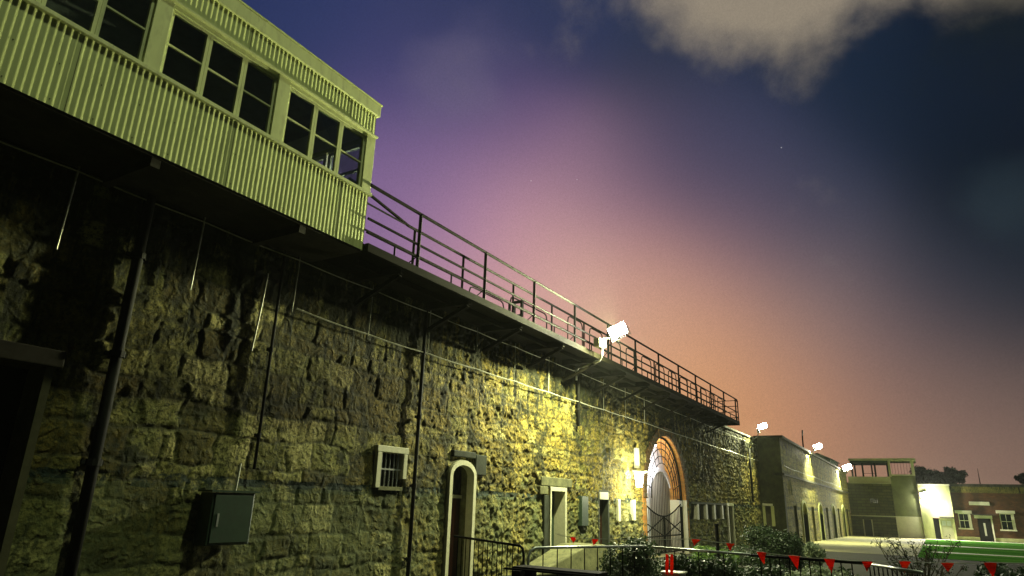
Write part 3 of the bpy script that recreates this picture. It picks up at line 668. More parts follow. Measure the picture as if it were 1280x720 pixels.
# ------------------------------------------------------------------ pipes, cables, cabinet
def pipe(x, z0, z1, r, label, ymat='pipe', y=WY-.08, wob=.0):
    p = thing('drainpipe', label, 'drainpipe', (x, y, z0))
    MB().tube([(x, y, z0), (x+wob, y, (z0+z1)/2), (x, y, z1)], r, 10).build('pipe', ymat, p, smooth=True)
    for z in np.arange(z0+.5, z1, 1.35): MB().tube([(x, y, z-.04), (x, y, z+.04)], r*1.35, 10).box(x-r*1.9, x+r*1.9, y+.02, y+.06, z-.025, z+.025).build('collar', ymat, p)
pipe(4.56, gz(4), 3.9, .07, 'thick dark drainpipe right of the black opening, nearest the camera')
pipe(6.92, .35, 3.9, .024, 'thin dark pipe running down the wall to the green cabinet')
pipe(10.76, gz(10), 3.9, .038, 'dark drainpipe between the barred window and the arched doorway')
pipe(18.3, 2.2, 3.85, .045, 'short dark pipe under the big floodlight bracket')
pipe(41.4, .4, 3.4, .06, 'dark pipe below the floodlight past the catwalk end', y=WY-.1)
def sag(pts, n=10, s=.03):
    out = []
    for a, b_ in zip(pts[:-1], pts[1:]):
        a = Vector(a); b_ = Vector(b_)
        for k in range(n): u = k/n; p = a.lerp(b_, u); p.z -= 4*s*u*(1-u); out.append(p)
    out.append(Vector(pts[-1])); return out
ticks = [1.75, 3.6, 5.4, 7.24, 9.08, 10.9, 12.72, 14.5, 16.37, 18.3, 20.2, 22.1, 24.0]
o = MB().tube(sag([(x, WY-.1, 3.82) for x in ticks[:10]] + [(23, WY-.1, 3.8), (30, WY-.1, 3.78), (43.8, WY-.1, 3.75)], 6, .02), .011, 5).build('cable', 'rod'); meta(o, 'upper thin cable strung along the wall just below the catwalk', 'cable')
o = MB().tube(sag([(7.3, WY-.1, 2.98)] + [(x, WY-.1, 2.93) for x in ticks[4:13]] + [(30, WY-.1, 2.88), (37, WY-.1, 2.86), (43.9, WY-.1, 2.82)], 6, .02), .014, 5).build('cable', 'rod'); meta(o, 'lower thin cable along the wall, passing just above the arched gate', 'cable')
o = MB().tube(sag([(44.2, 7.28, 2.55), (50, ry(50)-.1, 2.5), (58, ry(58)-.1, 2.48), (70, ry(70)-.1, 2.45), (87, ry(87)-.1, 2.4)], 8, .05), .02, 5).build('cable', 'rod'); meta(o, 'cable along the upper storey of the stone range', 'cable')
RODL = ['under the left end of the hut', 'second in view, under the hut middle', 'left of the hut corner', 'right below the near end of the catwalk', 'above the barred window', 'above the arched white doorway', 'right of the arched doorway', 'above the green door, left', 'just left of the floodlight bracket', 'directly below the floodlight bracket', 'just right of the floodlight bracket', 'left of the gate, above the wall lamp'][:12]
for i, x in enumerate(ticks[1:]):
    z0 = 2.76 if x < 6 else 2.9
    o = MB().tube([(x-.02, WY-.085, z0), (x, WY-.085, 3.93)], .012, 6).build('cable_rod', 'rod')
    meta(o, 'thin upright rod between the wall cables, '+RODL[i], 'rod', 'upright rods between the wall cables')
o = MB().tube([(6.64, WY-.09, 3.4), (6.6, WY-.09, 2.7), (6.55, WY-.09, 2.1)], .014, 6).build('conduit', 'rod'); meta(o, 'pale loose conduit hanging down the wall above the green cabinet', 'conduit')
o = MB().tube([(6.66, WY-.09, .42), (6.64, WY-.09, .03)], .016, 6).build('conduit', 'rod'); meta(o, 'short pale pipe entering the top of the green electrical cabinet', 'conduit')
o = MB().tube([(46.6, ry(46.6)-.05, .9), (46.2, ry(46)-.05, 1.8)], .03, 6).build('conduit', 'rod'); meta(o, 'short pale conduit slanting on the dark near end of the stone range', 'conduit')
for zz, xx in ((3.35, 42.2), (3.2, 43.4)):
    o = MB().box(xx-.09, xx+.09, WY-.16, WY-.04, zz-.16, zz+.16).build('junction_box', 'pipe'); meta(o, 'small dark junction box under the far floodlight arm, '+('the left one' if xx < 43 else 'the right one beside the corner'), 'junction box', 'junction boxes at the wall corner')
cb = thing('electrical_cabinet', 'green steel electrical cabinet fixed low on the wall under a pale conduit', 'cabinet', (6.5, WY-.1, -.35))
MB().box(6.13, 6.83, WY-.3, WY-.02, -.7, 0).build('body', 'box', cb, bevel=.012)
MB().box(6.16, 6.8, WY-.325, WY-.303, -.67, -.03).build('door', 'box', cb, bevel=.008)
MB().box(6.22, 6.25, WY-.34, WY-.327, -.45, -.28).build('latch', 'galv', cb)
MB().box(6.08, 6.88, WY-.34, WY-.02, .003, .03).build('rain_lip', 'box', cb)

# ------------------------------------------------------------------ square tower at the far end
tw = thing('watch_tower', 'square rendered watch tower with an open glazed gallery at the end of the yard', 'tower', (88, 4.3, -2.5))
MB().cells('x', 88, 88.4, 3.45, 7.9, -.3, 3.2, [(5.0, 5.75, 1.0, 1.5)]).build('upper_wall', 'blockwall', tw)
w = MB().box(88.3, 88.35, 4.9, 5.85, .9, 1.6).build('window', 'darkglass', tw)
MB().box(88, 88.4, 3.45, 7.9, -2.6, -.42).build('lower_wall', 'blockwall', tw)
d = MB().box(87.96, 87.998, 5.9, 6.65, -2.5, -.8).build('door', 'black', tw)
MB().box(87.93, 87.99, 5.8, 5.9, -2.5, -.75).box(87.93, 87.99, 6.65, 6.75, -2.5, -.75).build('door_frame', 'cream', d)
MB().box(87.85, 88.4, 3.45, 7.9, -.42, -.3).build('string_course', 'white', tw)
MB().box(87.7, 92, 3.45, 7.7, 3.22, 3.86).box(87.6, 92, 3.45, 7.8, 3.12, 3.217).build('gallery_base', 'cream', tw)
MB().box(87.92, 92, 1.05, 3.45, -.3, 4.0).build('stair_shaft', 'olive', tw)
MB().box(87.9, 92, 1.0, 3.46, -2.6, -.303).build('shaft_base', 'cream', tw)
for y in (7.2, 6.1, 4.85, 3.6): MB().box(87.75, 87.9, y-.09, y+.09, 3.86, 5.55).build('gallery_post', 'iron', tw)
for y in (7.2, 5.4, 3.6): MB().box(91.7, 91.85, y-.08, y+.08, 3.86, 5.55).build('gallery_post', 'iron', tw)
m = MB().box(87.75, 87.9, 3.3, 3.52, 3.86, 5.6).box(87.75, 87.9, 1.0, 1.3, 4.0, 5.6).box(87.75, 87.9, 1.3, 3.3, 4.0, 4.12)
m.build('corner_piers', 'cream', tw)
MB().box(87.5, 92.2, .8, 7.45, 5.6, 5.85).build('roof', 'cream', tw)
MB().box(87.6, 92.1, 3.5, 7.35, 5.35, 5.6).build('gallery_eaves', 'dgreen', tw)
w = MB().box(87.8, 87.83, 4.87, 6.08, 4.2, 4.24).build('gallery_rail', 'iron', tw)
m = MB()
for i in range(7): y = 1.42+i*.29; m.box(87.8, 87.83, y-.012, y+.012, 4.12, 5.6)
m.build('mesh_bars', 'iron', tw)

# ------------------------------------------------------------------ low brick building
lbd = thing('brick_building', 'low red brick building with white lintels and a blank cream name board', 'building', (88, -8, -2.5))
LH = 3.2
wins = [(-3.3, -2.35, -1.25, .2), (-7.0, -5.95, -1.25, .3)]
dor = (-5.15, -3.95, -2.55, -.25)
MB().cells('x', 88, 88.35, -26, -1.95, -2.1, 2.3, wins+[dor, (-12.2, -11.1, -1.25, .3), (-16.5, -15.4, -1.25, .3)]).build('front_wall', 'brick', lbd)
MB().cells('x', 87.96, 88.35, -26, -1.95, -2.55, -2.1, [dor]).build('plinth', 'render', lbd)
MB().box(88.0, 88.4, -26, -1.95, 2.3, LH-.28).build('parapet', 'stone_far', lbd)
MB().box(87.9, 96, -26.1, -1.9, LH-.28, LH).build('coping', 'coping', lbd)
MB().box(88.4, 96, -26, .9, -2.55, LH-.3).build('body', 'brick', lbd)
MB().cells('x', 87.5, 88.3, -1.95, .95, -2.55, 3.0, [(-.55, -.02, -2.5, -.35), (-1.72, -.66, -2.5, -.35)]).build('rendered_bay', 'render', lbd)
MB().box(87.45, 88.3, -2.0, .97, 3.0, 3.12).build('bay_coping', 'cream', lbd)
MB().box(87.42, 87.497, -.6, .06, -.35, -.08).build('bay_lintel', 'pink', lbd)
MB().box(87.35, 87.497, -1.9, -.62, -.33, -.18).build('door_hood', 'coping', lbd)
MB().box(87.9, 87.95, -.58, 0, -2.55, -.3).build('doorway', 'black', lbd)
gd = MB().box(87.7, 87.75, -1.72, -.66, -2.5, -.35).build('panel_door', 'cream', lbd)
MB().box(87.67, 87.697, -1.6, -1.22, -1.1, -.6).box(87.67, 87.697, -1.16, -.78, -1.1, -.6).build('door_panes', 'whitein', gd)
for (y0, y1, z0, z1) in wins + [(-12.2, -11.1, -1.25, .3), (-16.5, -15.4, -1.25, .3)]:
    w = MB().box(88.05, 88.1, y0, y0+.09, z0, z1).box(88.05, 88.1, y1-.09, y1, z0, z1).box(88.05, 88.1, y0+.09, y1-.09, z1-.08, z1).box(88.05, 88.1, y0+.09, y1-.09, (z0+z1)/2-.03, (z0+z1)/2+.03).box(88.06, 88.09, (y0+y1)/2-.02, (y0+y1)/2+.02, z0, z1-.08).build('window', 'cream', lbd)
    MB().box(88.12, 88.13, y0, y1, z0, z1).build('pane', 'darkglass', w)
    MB().box(87.85, 88.05, y0-.3, y1+.25, z1+.003, z1+.3).build('lintel', 'cream', w); MB().box(87.86, 88.1, y0-.2, y1+.15, z0-.14, z0-.003).build('sill', 'cream', w)
    MB().box(87.93, 87.998, y0-.16, y0-.003, z0, z1).build('jamb', 'cream', w)
d = MB().box(88.12, 88.16, -5.1, -4.0, -2.5, -.3).build('double_door', 'black', lbd)
MB().box(88.09, 88.12, -4.62, -4.45, -1.95, -.7).build('notice', 'plastic', d)
MB().box(87.9, 88.12, -5.27, -5.15, -2.5, -.25).build('door_frame', 'cream', d)
MB().box(87.87, 88.0, -5.3, -3.75, -.25, .05).build('door_lintel', 'cream', d)
MB().box(87.6, 88.0, -5.6, -3.4, .1, .17).build('door_canopy', 'coping', d)
MB().box(87.93, 87.997, -5.3, -3.5, 1.05, 1.42).build('name_board', 'cream', lbd, bevel=.05)
for y0 in (-8.9, -9.6): MB().box(87.92, 87.996, y0, y0+.5, .5, 1.2).build('pilaster_patch', 'render', lbd)
o = MB().tube([(90, -4.9, LH), (90, -4.9, 4.9)], [.05, .02], 6).build('mast', 'iron'); meta(o, 'thin bare mast rising from the roof of the brick building', 'mast')

# ------------------------------------------------------------------ foliage
def cloud(name, centers, n, leaf, mat, parent, seed, flat=1., shell=.55, spiky=0):
    """leaf faces scattered through clump ellipsoids: centers = [(x,y,z,rx,ry,rz)]"""
    r = np.random.default_rng(seed); vol = np.array([c[3]*c[4]*c[5] for c in centers]) ** .7; vol = vol/vol.sum()
    ci = r.choice(len(centers), n, p=vol); C = np.array(centers)[ci]
    d = r.normal(size=(n, 3)); d /= np.linalg.norm(d, axis=1)[:, None]; rad = shell+(1-shell)*r.random(n)**.5; rad *= 1+.12*r.normal(size=n)
    P = C[:, :3] + d*rad[:, None]*C[:, 3:]
    nrm = d*.8 + r.normal(size=(n, 3))*.7 + np.array([0, 0, .35]); nrm /= np.linalg.norm(nrm, axis=1)[:, None]
    a = np.cross(nrm, r.normal(size=(n, 3))); a /= np.linalg.norm(a, axis=1)[:, None]; b_ = np.cross(nrm, a)
    L = leaf*(.6+.8*r.random(n))[:, None]; Wd = L*(.42 if not spiky else .1)
    V = np.stack([P-a*L, P+b_*Wd, P+a*L, P-b_*Wd], 1).reshape(-1, 3)
    F = np.arange(4*n).reshape(-1, 4)
    me = bpy.data.meshes.new(name); me.from_pydata(V.tolist(), [], F.tolist())
    ca = me.color_attributes.new('tint', 'FLOAT_COLOR', 'POINT'); cc = np.ones((4*n, 4), np.float32); cc[:, 0] = np.repeat(r.random(n), 4); ca.data.foreach_set('color', cc.ravel())
    me.materials.append(MT[mat]); o = bpy.data.objects.new(name, me); COL.objects.link(o)
    if parent is not None: o.parent = parent; o.location = -parent_world(parent)
    return o
def clumps(c, rad, n, seed, cr=.4, lowcut=-.5):
    r = random.Random(seed); out = []
    for _ in range(n):
        th = r.uniform(0, 2*math.pi); u = r.uniform(lowcut, 1); q = math.sqrt(max(0, 1-u*u)); k = r.uniform(.5, .85); s = r.uniform(.7, 1.25)*cr
        out.append((c[0]+math.cos(th)*q*rad[0]*k, c[1]+math.sin(th)*q*rad[1]*k, c[2]+u*rad[2]*k, rad[0]*s, rad[1]*s, rad[2]*s))
    return out
def branchy(base, tips, r0, seed, mat, parent, name='stem'):
    r = random.Random(seed); m = MB()
    for t_ in tips:
        a = Vector(base); b_ = Vector(t_); mid = a.lerp(b_, .5)+Vector((r.uniform(-.1, .1), r.uniform(-.1, .1), r.uniform(0, .12)))*(b_-a).length
        m.tube([a, a.lerp(mid, .6), mid, b_], [r0, r0*.75, r0*.5, r0*.18], 6)
    return m.build(name, mat, parent, smooth=True)
def bush(label, c, rad, n, leaf, mat, seed, cat='shrub', nm='shrub', ncl=16, group=None):
    g = gz(c[0]); t = thing(nm, label, cat, (c[0], c[1], g), group); cl = clumps(c, rad, ncl, seed)
    cloud('foliage', cl, n, leaf, mat, t, seed); branchy((c[0], c[1], g-.05), [q[:3] for q in cl[:9]], .03, seed, 'bark', t); return t
bush('dense dark rounded hedge bush behind the barrier rail in front of the arched gate', (13.2, 5.15, -1.3), (.75, .62, .62), 9000, .035, 'leafd', 3)
bush('large round dark bush in front of the wall, right of the gate', (19.8, 3.75, -1.12), (1.05, .98, .62), 12000, .04, 'leafd', 5)
bush('pale grey-leaved shrub at the right side of the large round bush', (18.6, 2.55, -1.1), (.35, .3, .42), 900, .05, 'leafp', 8)
bush('low leafy plant lit green between the gate and the large round bush', (18.6, 4.75, -1.25), (.6, .42, .32), 1500, .06, 'leafg', 9)
bush('small green plant at the foot of the wall just right of the gate', (22.5, 6.3, -1.5), (.6, .5, .35), 1200, .07, 'leafg', 10)
bush('low pale plants behind the handrail, centre right', (13.2, 1.75, -1.15), (.45, .6, .28), 1500, .045, 'leafp', 12)
bush('low dark green plants behind the handrail, left of the pale ones', (13.4, 3.0, -1.3), (.5, .8, .35), 3200, .045, 'leafd', 13)
bush('dark leafy shrub filling the lower right corner', (11.8, -.85, -1.0), (.7, .5, .42), 5000, .04, 'leafd', 14)
bush('small green plants under the two right-hand pennants', (12.6, -.2, -1.25), (.4, .5, .28), 2200, .035, 'leafg', 15)
bush('dark green ground shrub beside the bare twiggy shrub', (14.4, 1.35, -1.35), (.6, .5, .35), 2600, .045, 'leafd', 16)
bush('dark foliage at the foot of the gate behind the red ribbons', (16.5, 5.2, -1.45), (.5, .4, .35), 2200, .045, 'leafd', 17)
# twiggy bare shrub
t = thing('shrub', 'bare twiggy shrub with sparse leaves standing before the lawn', 'shrub', (14.2, .3, gz(14)))
r = random.Random(4); m = MB(); tips = []
for i in range(34):
    a = r.uniform(0, 6.28); sp_ = r.uniform(.1, .68); p0 = Vector((14.2+r.uniform(-.08, .08), .3+r.uniform(-.08, .08), gz(14))); p2 = Vector((14.2+math.cos(a)*sp_*.8, .3+math.sin(a)*sp_, r.uniform(-.95, -.42)))
    p1 = p0.lerp(p2, .55)+Vector((r.uniform(-.07, .07), r.uniform(-.07, .07), .06)); m.tube([p0, p1, p2], [.013, .009, .004], 5); tips.append(p2)
    for _ in range(3):
        q = p1.lerp(p2, r.uniform(.1, .9)); e = q+Vector((r.uniform(-.14, .14), r.uniform(-.14, .14), r.uniform(.04, .2))); m.tube([q, e], [.006, .003], 4); tips.append(e)
m.build('twigs', 'twig', t); cloud('foliage', [(p.x, p.y, p.z-.02, .06, .06, .08) for p in tips], 900, .022, 'leafd', t, 31)
def tree(label, x, y, top, w, seed, group='trees beyond the far building'):
    t = thing('tree', label, 'tree', (x, y, -2.5), group); c = (x, y, top-w*.75); cl = clumps(c, (w, w, w*.85), 24, seed, .26)
    cloud('crown', cl, 3400, .2, 'leaft', t, seed, shell=.15)
    m = MB(); m.tube([(x, y, -2.6), (x+.1, y, 0), (x, y, c[2])], [.3, .22, .1], 8)
    for q in cl[:8]: m.tube([(x, y, c[2]-w*.5), q[:3]], [.12, .03], 5)
    m.build('trunk', 'bark', t)
tree('broad dark tree right behind the square tower', 104, .2, 5.9, 2.3, 41); tree('dark bushy treetop over the pale bay of the brick building', 106, -3.0, 5.9, 1.7, 42)
tree('small dark treetop poking above the brick building roof left of the last one', 108, -10.6, 5.2, 1.0, 43); tree('small dark treetop at the far right above the brick roof', 108, -13.1, 4.9, 1.1, 44)
tree('dark low tree between the tower and the brick building', 100, -1.4, 5.0, 1.4, 45)

# ------------------------------------------------------------------ barriers, handrail, bunting
def barrier(label, a, b_, top, n, rail='iron', rnd=(True, True), r=.019, drop=1.05, group='tubular barriers in front of the wall'):
    a = Vector((*a, top)); b_ = Vector((*b_, top)); d = (b_-a).normalized(); L = (b_-a).length
    t = thing('barrier', label, 'barrier', (*((a+b_)/2).xy, gz((a.x+b_.x)/2)), group)
    P = []; c = .12
    if rnd[0]: P += [a-Vector((0, 0, drop)), a-Vector((0, 0, c)), a+d*.035-Vector((0, 0, .035)), a+d*c]
    else: P += [a]
    if rnd[1]: P += [b_-d*c, b_-d*.035-Vector((0, 0, .035)), b_-Vector((0, 0, c)), b_-Vector((0, 0, drop))]
    else: P += [b_]
    MB().tube(P, r, 8).build('frame', rail, t, smooth=True)
    MB().tube([a-Vector((0, 0, drop-.15)), b_-Vector((0, 0, drop-.15))], r*.8, 6).build('bottom_rail', 'iron', t)
    for k in range(1, n): p = a.lerp(b_, k/n); MB().tube([p, p-Vector((0, 0, drop-.15))], .0085, 5).build('picket', 'iron', t)
    return t
barrier('black tubular barrier with a rounded corner in front of the arched doorway', (10.3, 7.35), (9.0, 5.17), -.62, 15, rnd=(False, True))
barrier('barrier with pale top rail and rounded left corner, before the green door', (8.75, 4.95), (10.94, 4.02), -.62, 9, rail='galv', rnd=(True, False))
barrier('pale-railed handrail fence running past the red pennants to the right', (10.74, 3.85), (10.47, 2.3), -.62, 4, rail='galv', rnd=(False, False))
barrier('dark handrail fence with widely spaced posts below the large round bush', (10.47, 2.29), (10.35, .86), -.63, 11, rnd=(False, False))
barrier('short close-barred pale handrail ending near the twiggy shrub', (10.33, .83), (9.32, .18), -.63, 12, rail='galv', rnd=(False, False))
o = MB().box(6.3, 6.55, 2.8, 3.75, -.66, -.63).box(6.2, 6.3, 2.8, 2.9, -1.57, -.66).box(6.2, 6.3, 3.6, 3.7, -1.57, -.66).box(6.45, 6.55, 2.8, 2.9, -1.57, -.66).box(6.45, 6.55, 3.6, 3.7, -1.57, -.66).tube([(6.13, 2.75, -.64), (6.13, 3.75, -.64)], .012, 6)
o = o.build('bench_table', 'iron', bevel=.006); meta(o, 'low dark table edge at the bottom of the picture, in front of the barriers', 'table')
bush('dark shrub mass added to fill the dark gap behind the pale handrail right of the gate', (11.5, 3.3, -1.12), (.35, .62, .4), 5200, .035, 'leafd', 18)  # shrub mass added where there is only a dark void
ps = MB().tube([(17.6, 4.62, gz(17)), (17.6, 4.62, -.42)], .045, 8).tube([(17.6, 4.62, -.42), (17.6, 4.62, -.38)], .055, 8).build('bollard', 'iron'); meta(ps, 'slim dark post with a pale cap right of the gate', 'post')
o = MB().add([(14.3, 8.0, -1.62), (17.2, 7.2, -1.62), (17.4, 8.4, -1.62), (14.6, 8.7, -1.62), (16.4, 7.55, -1.0), (17.1, 7.35, -1.0), (17.25, 8.3, -1.0), (16.6, 8.45, -1.0)], [(0,3,2,1),(4,5,6,7),(0,1,5,4),(1,2,6,5),(2,3,7,6),(3,0,4,7)]).build('stone_ramp', 'lintel', bevel=.03); meta(o, 'sloping stone cheek wall in front of the green door', 'ramp')
# string and pennants
fy = [(4.87, -.5), (4.5, -.51), (2.93, -.43), (2.45, -.46), (2.04, -.55), (1.63, -.57), (1.21, -.58), (.78, -.58), (.36, -.55), (-.08, -.54), (-.5, -.51)]
SX = 10.0
o = MB().tube(sag([(SX, 5.15, -.47)]+[(SX, y, z) for y, z in fy]+[(SX, -1.4, -.45)], 4, .012), .0045, 5).build('bunting_cord', 'plastic'); meta(o, 'thin cord carrying the red pennants across the foreground', 'cord')
words = ['leftmost red pennant, just right of the green door', 'red pennant left of the gate, above the hedge bush', 'red pennant at the lower right corner of the gate', 'red pennant over the lit green plants', 'red pennant left of the middle, below the large round bush', 'red pennant at the right foot of the large round bush', 'red pennant before the paved yard, left of the barred handrail', 'red pennant above the dark ground at the bend of the handrail', 'red pennant at the left end of the close-barred handrail', 'red pennant in front of the twiggy shrub', 'big orange-red pennant right of the twiggy shrub', 'last orange-red pennant at the right, over the lawn']
fy2 = fy
for i, (y, z) in enumerate(fy2):
    w = .07 if i > 1 else .05; h = (.1, .11, .09, .09, .16, .17, .17, .12, .13, .1, .17)[i]; tw_ = random.uniform(-.5, .5); vs = []; fs = []; n = 6
    for j in range(n+1):
        u = j/n; ww_ = w*(1-u)
        for s in (-1, 1): vs.append((SX+.03*math.sin(u*3+i)+.012*s*math.cos(u*7+i)+s*ww_*math.sin(tw_), y+s*ww_*math.cos(tw_)+.02*u*math.sin(i), z-h*u-.003))
    for j in range(n): fs.append((j*2, j*2+1, j*2+3, j*2+2))
    o = MB().add(vs, fs).build('pennant', 'flag'); sm = o.modifiers.new('thick', 'SOLIDIFY'); sm.thickness = .003
    meta(o, (words[:2]+words[3:])[i] if i > 1 else words[i], 'pennant', 'red pennants on the cord')
rb = thing('ribbon', 'pair of long red ribbon tails hanging over a white tub below the gate', 'ribbon', (10.0, 3.33, -.7))
for s in (-1, 1):
    m = MB(); vs = []; fs = []
    for j in range(7): u = j/6; vs += [(10+.02*math.sin(u*5), 3.33+s*.035-.022, -.66-.27*u), (10.0+.02*math.sin(u*5+1), 3.33+s*.035+.022, -.66-.27*u)]
    for j in range(6): fs.append((j*2, j*2+1, j*2+3, j*2+2))
    o = m.add(vs, fs).build('ribbon_tail', 'flag', rb); sm = o.modifiers.new('thick', 'SOLIDIFY'); sm.thickness = .003
tb = MB().box(10.08, 10.35, 3.2, 3.48, gz(10)+.0, -.93).box(10.06, 10.37, 3.18, 3.5, -.93, -.9).build('tub', 'plastic', bevel=.015); meta(tb, 'white tub with a flat lid under the red ribbon tails', 'tub')

# ------------------------------------------------------------------ sky (samples are directions with their measured glow)
SKY = """0.4913 0.6173 0.6145 0.0232 0.0356 0.1144
0.5875 0.5826 0.5617 0.0452 0.0482 0.1500
0.6419 0.5113 0.5714 0.0578 0.0545 0.1500
0.5980 0.4841 0.6388 0.0232 0.0343 0.0976
0.6791 0.3513 0.6445 0.0252 0.0356 0.0931
0.7701 0.2122 0.6016 0.0212 0.0319 0.0648
0.7347 0.4576 0.5008 0.1274 0.0802 0.1812
0.6555 0.5731 0.4917 0.0908 0.0704 0.2051
0.6496 0.6227 0.4361 0.1946 0.1144 0.2705
0.6710 0.6090 0.4229 0.2542 0.1500 0.3050
0.7247 0.5595 0.4022 0.3794 0.2051 0.3442
0.7025 0.5471 0.4552 0.2159 0.1274 0.2623
0.7602 0.5248 0.3830 0.4792 0.2542 0.3590
0.7898 0.4863 0.3738 0.5280 0.2705 0.3202
0.8288 0.4520 0.3299 0.6410 0.3419 0.3202
0.8435 0.4324 0.3187 0.6552 0.3613 0.3018
0.8724 0.3933 0.2902 0.7060 0.4020 0.3018
0.9066 0.3317 0.2607 0.6767 0.3813 0.2422
0.8077 0.4150 0.4187 0.3202 0.1746 0.2669
0.8336 0.3488 0.4283 0.2159 0.1329 0.2016
0.8804 0.3191 0.3507 0.4112 0.2086 0.2344
0.9443 0.2756 0.1799 0.7362 0.3613 0.1513
0.9221 0.3140 0.2260 0.6913 0.3712 0.2043
0.9477 0.2280 0.2234 0.6065 0.3050 0.1800
0.9194 0.2746 0.2815 0.5406 0.2874 0.2190
0.9693 0.1705 0.1770 0.5796 0.2874 0.1575
0.9806 0.1338 0.1434 0.5094 0.2462 0.1453
0.9679 0.1247 0.2181 0.2804 0.1878 0.1746
0.9607 0.1205 0.2501 0.2151 0.1500 0.1614
0.9072 0.2083 0.3656 0.1575 0.1022 0.1513
0.9284 0.2180 0.3008 0.3442 0.1878 0.1903
0.8863 0.1995 0.4179 0.0692 0.0648 0.1198
0.8530 0.1864 0.4875 0.0313 0.0409 0.0898
0.8355 0.2741 0.4763 0.0908 0.0685 0.1221
0.9090 0.0978 0.4052 0.0262 0.0369 0.0726
0.9397 0.1103 0.3238 0.0745 0.0723 0.1043
0.8519 -0.0169 0.5234 0.0084 0.0185 0.0413
0.8694 -0.0969 0.4846 0.0039 0.0091 0.0207
0.9237 -0.1210 0.3636 0.0022 0.0070 0.0146
0.9579 -0.0269 0.2859 0.0207 0.0296 0.0506
0.9686 -0.1022 0.2268 0.0107 0.0194 0.0332
0.9770 0.0288 0.2111 0.0938 0.0802 0.1043
0.9864 0.0356 0.1602 0.1946 0.1195 0.1144
0.9896 -0.0486 0.1357 0.0802 0.0648 0.0723
0.9938 -0.0800 0.0777 0.1500 0.0976 0.0844
0.9951 -0.0009 0.0985 0.2423 0.1413 0.1119
0.9958 0.0461 0.0795 0.3916 0.2051 0.1356
0.9981 -0.0361 0.0501 0.2831 0.1683 0.1221
0.9777 0.1775 0.1121 0.5535 0.2462 0.1073
0.9620 0.2375 0.1346 0.6913 0.3278 0.1282
0.9925 0.0925 0.0798 0.4564 0.2232 0.1221
0.7911 0.0605 0.6086 0.0107 0.0212 0.0474
0.8233 -0.1438 0.5490 0.0036 0.0080 0.0170
0.3163 0.6471 0.6937 0.0116 0.0212 0.0723
0.4912 0.2571 0.8322 0.0103 0.0176 0.0452
0.7029 -0.1241 0.7004 0.0033 0.0070 0.0161
0.9184 -0.2783 0.2811 0.0022 0.0048 0.0115
0.9551 -0.2933 0.0416 0.0382 0.0296 0.0382
0.4578 0.8308 0.3166 0.1637 0.1022 0.2344
0.8213 0.5526 0.1418 0.6065 0.3050 0.1972
0.2211 0.8243 0.5213 0.0144 0.0252 0.0844
0.1385 0.9643 0.2256 0.0401 0.0382 0.0953
0.6091 0.7929 0.0166 0.2344 0.1274 0.1073"""
A = np.array([[float(q) for q in l.split()] for l in SKY.strip().splitlines()]); D = A[:, :3]; C = A[:, 3:]; K = 110.
wd = bpy.data.worlds.new('World'); sc.world = wd; wd.use_nodes = True; nt = wd.node_tree; nt.nodes.clear(); t = NT(nt)
out = t.n('ShaderNodeOutputWorld'); tc = t.n('ShaderNodeTexCoord'); nrm = t.n('ShaderNodeVectorMath', operation='NORMALIZE'); t.l(tc.outputs['Generated'], nrm.inputs[0]); dv = nrm.outputs[0]
acc = None
tot = None
for d_, w_ in zip(D, C):
    dt = t.n('ShaderNodeVectorMath', operation='DOT_PRODUCT'); t.l(dv, dt.inputs[0]); dt.inputs[1].default_value = tuple(float(q) for q in d_)
    e = t.math('EXPONENT', t.math('MULTIPLY_ADD', dt.outputs['Value'], 2*K, -2*K))
    ma = t.n('ShaderNodeVectorMath', operation='MULTIPLY_ADD'); t.l(e, ma.inputs[0]); ma.inputs[1].default_value = tuple(float(q) for q in w_)
    if acc is None: ma.inputs[2].default_value = (0, 0, 0)
    else: t.l(acc, ma.inputs[2])
    acc = ma.outputs[0]; tot = e if tot is None else t.math('ADD', tot, e)
nz = t.n('ShaderNodeVectorMath', operation='SCALE'); t.l(acc, nz.inputs[0]); t.l(t.math('DIVIDE', 1., t.math('ADD', tot, 1e-5)), nz.inputs['Scale']); acc = nz.outputs[0]
mx = t.n('ShaderNodeVectorMath', operation='MAXIMUM'); t.l(acc, mx.inputs[0]); mx.inputs[1].default_value = (.004, .006, .012); acc = mx.outputs[0]
def lobe(c, k):
    dt = t.n('ShaderNodeVectorMath', operation='DOT_PRODUCT'); t.l(dv, dt.inputs[0]); dt.inputs[1].default_value = c
    return t.math('EXPONENT', t.math('MULTIPLY_ADD', dt.outputs['Value'], 2*k, -2*k))
cn = t.noise(dv, 5.2, 9, .56, .15); cn2 = t.noise(dv, 2.2, 4, .5)
def cloud_layer(acc, mask, lo, hi, amt, col):
    f = t.math('MULTIPLY', t.ramp(t.math('ADD', t.math('MULTIPLY', cn, .9), t.math('MULTIPLY', mask, .42)), [(lo, 0.), (hi, 1.)], 'EASE'), amt, clamp=True)
    return t.mix(f, acc, col)
mk = t.math('MAXIMUM', t.math('MAXIMUM', lobe((.735, .14, .665), 60), lobe((.75, .05, .665), 70)), t.math('MAXIMUM', lobe((.77, -.03, .638), 75), lobe((.775, -.12, .62), 60)))
acc = cloud_layer(acc, mk, .6, .95, .85, (.33, .275, .2))
acc = cloud_layer(acc, lobe((.832, -.125, .540), 110), .62, .95, .8, (.0105, .016, .016))
acc = cloud_layer(acc, lobe((.642, .511, .571), 120), .6, .95, .3, (.17, .14, .22))
acc = cloud_layer(acc, lobe((.61, .56, .53), 200), .6, .95, .3, (.17, .14, .22))
acc = cloud_layer(acc, lobe((.927, -.131, .352), 220), .62, .95, .45, (.025, .042, .055))
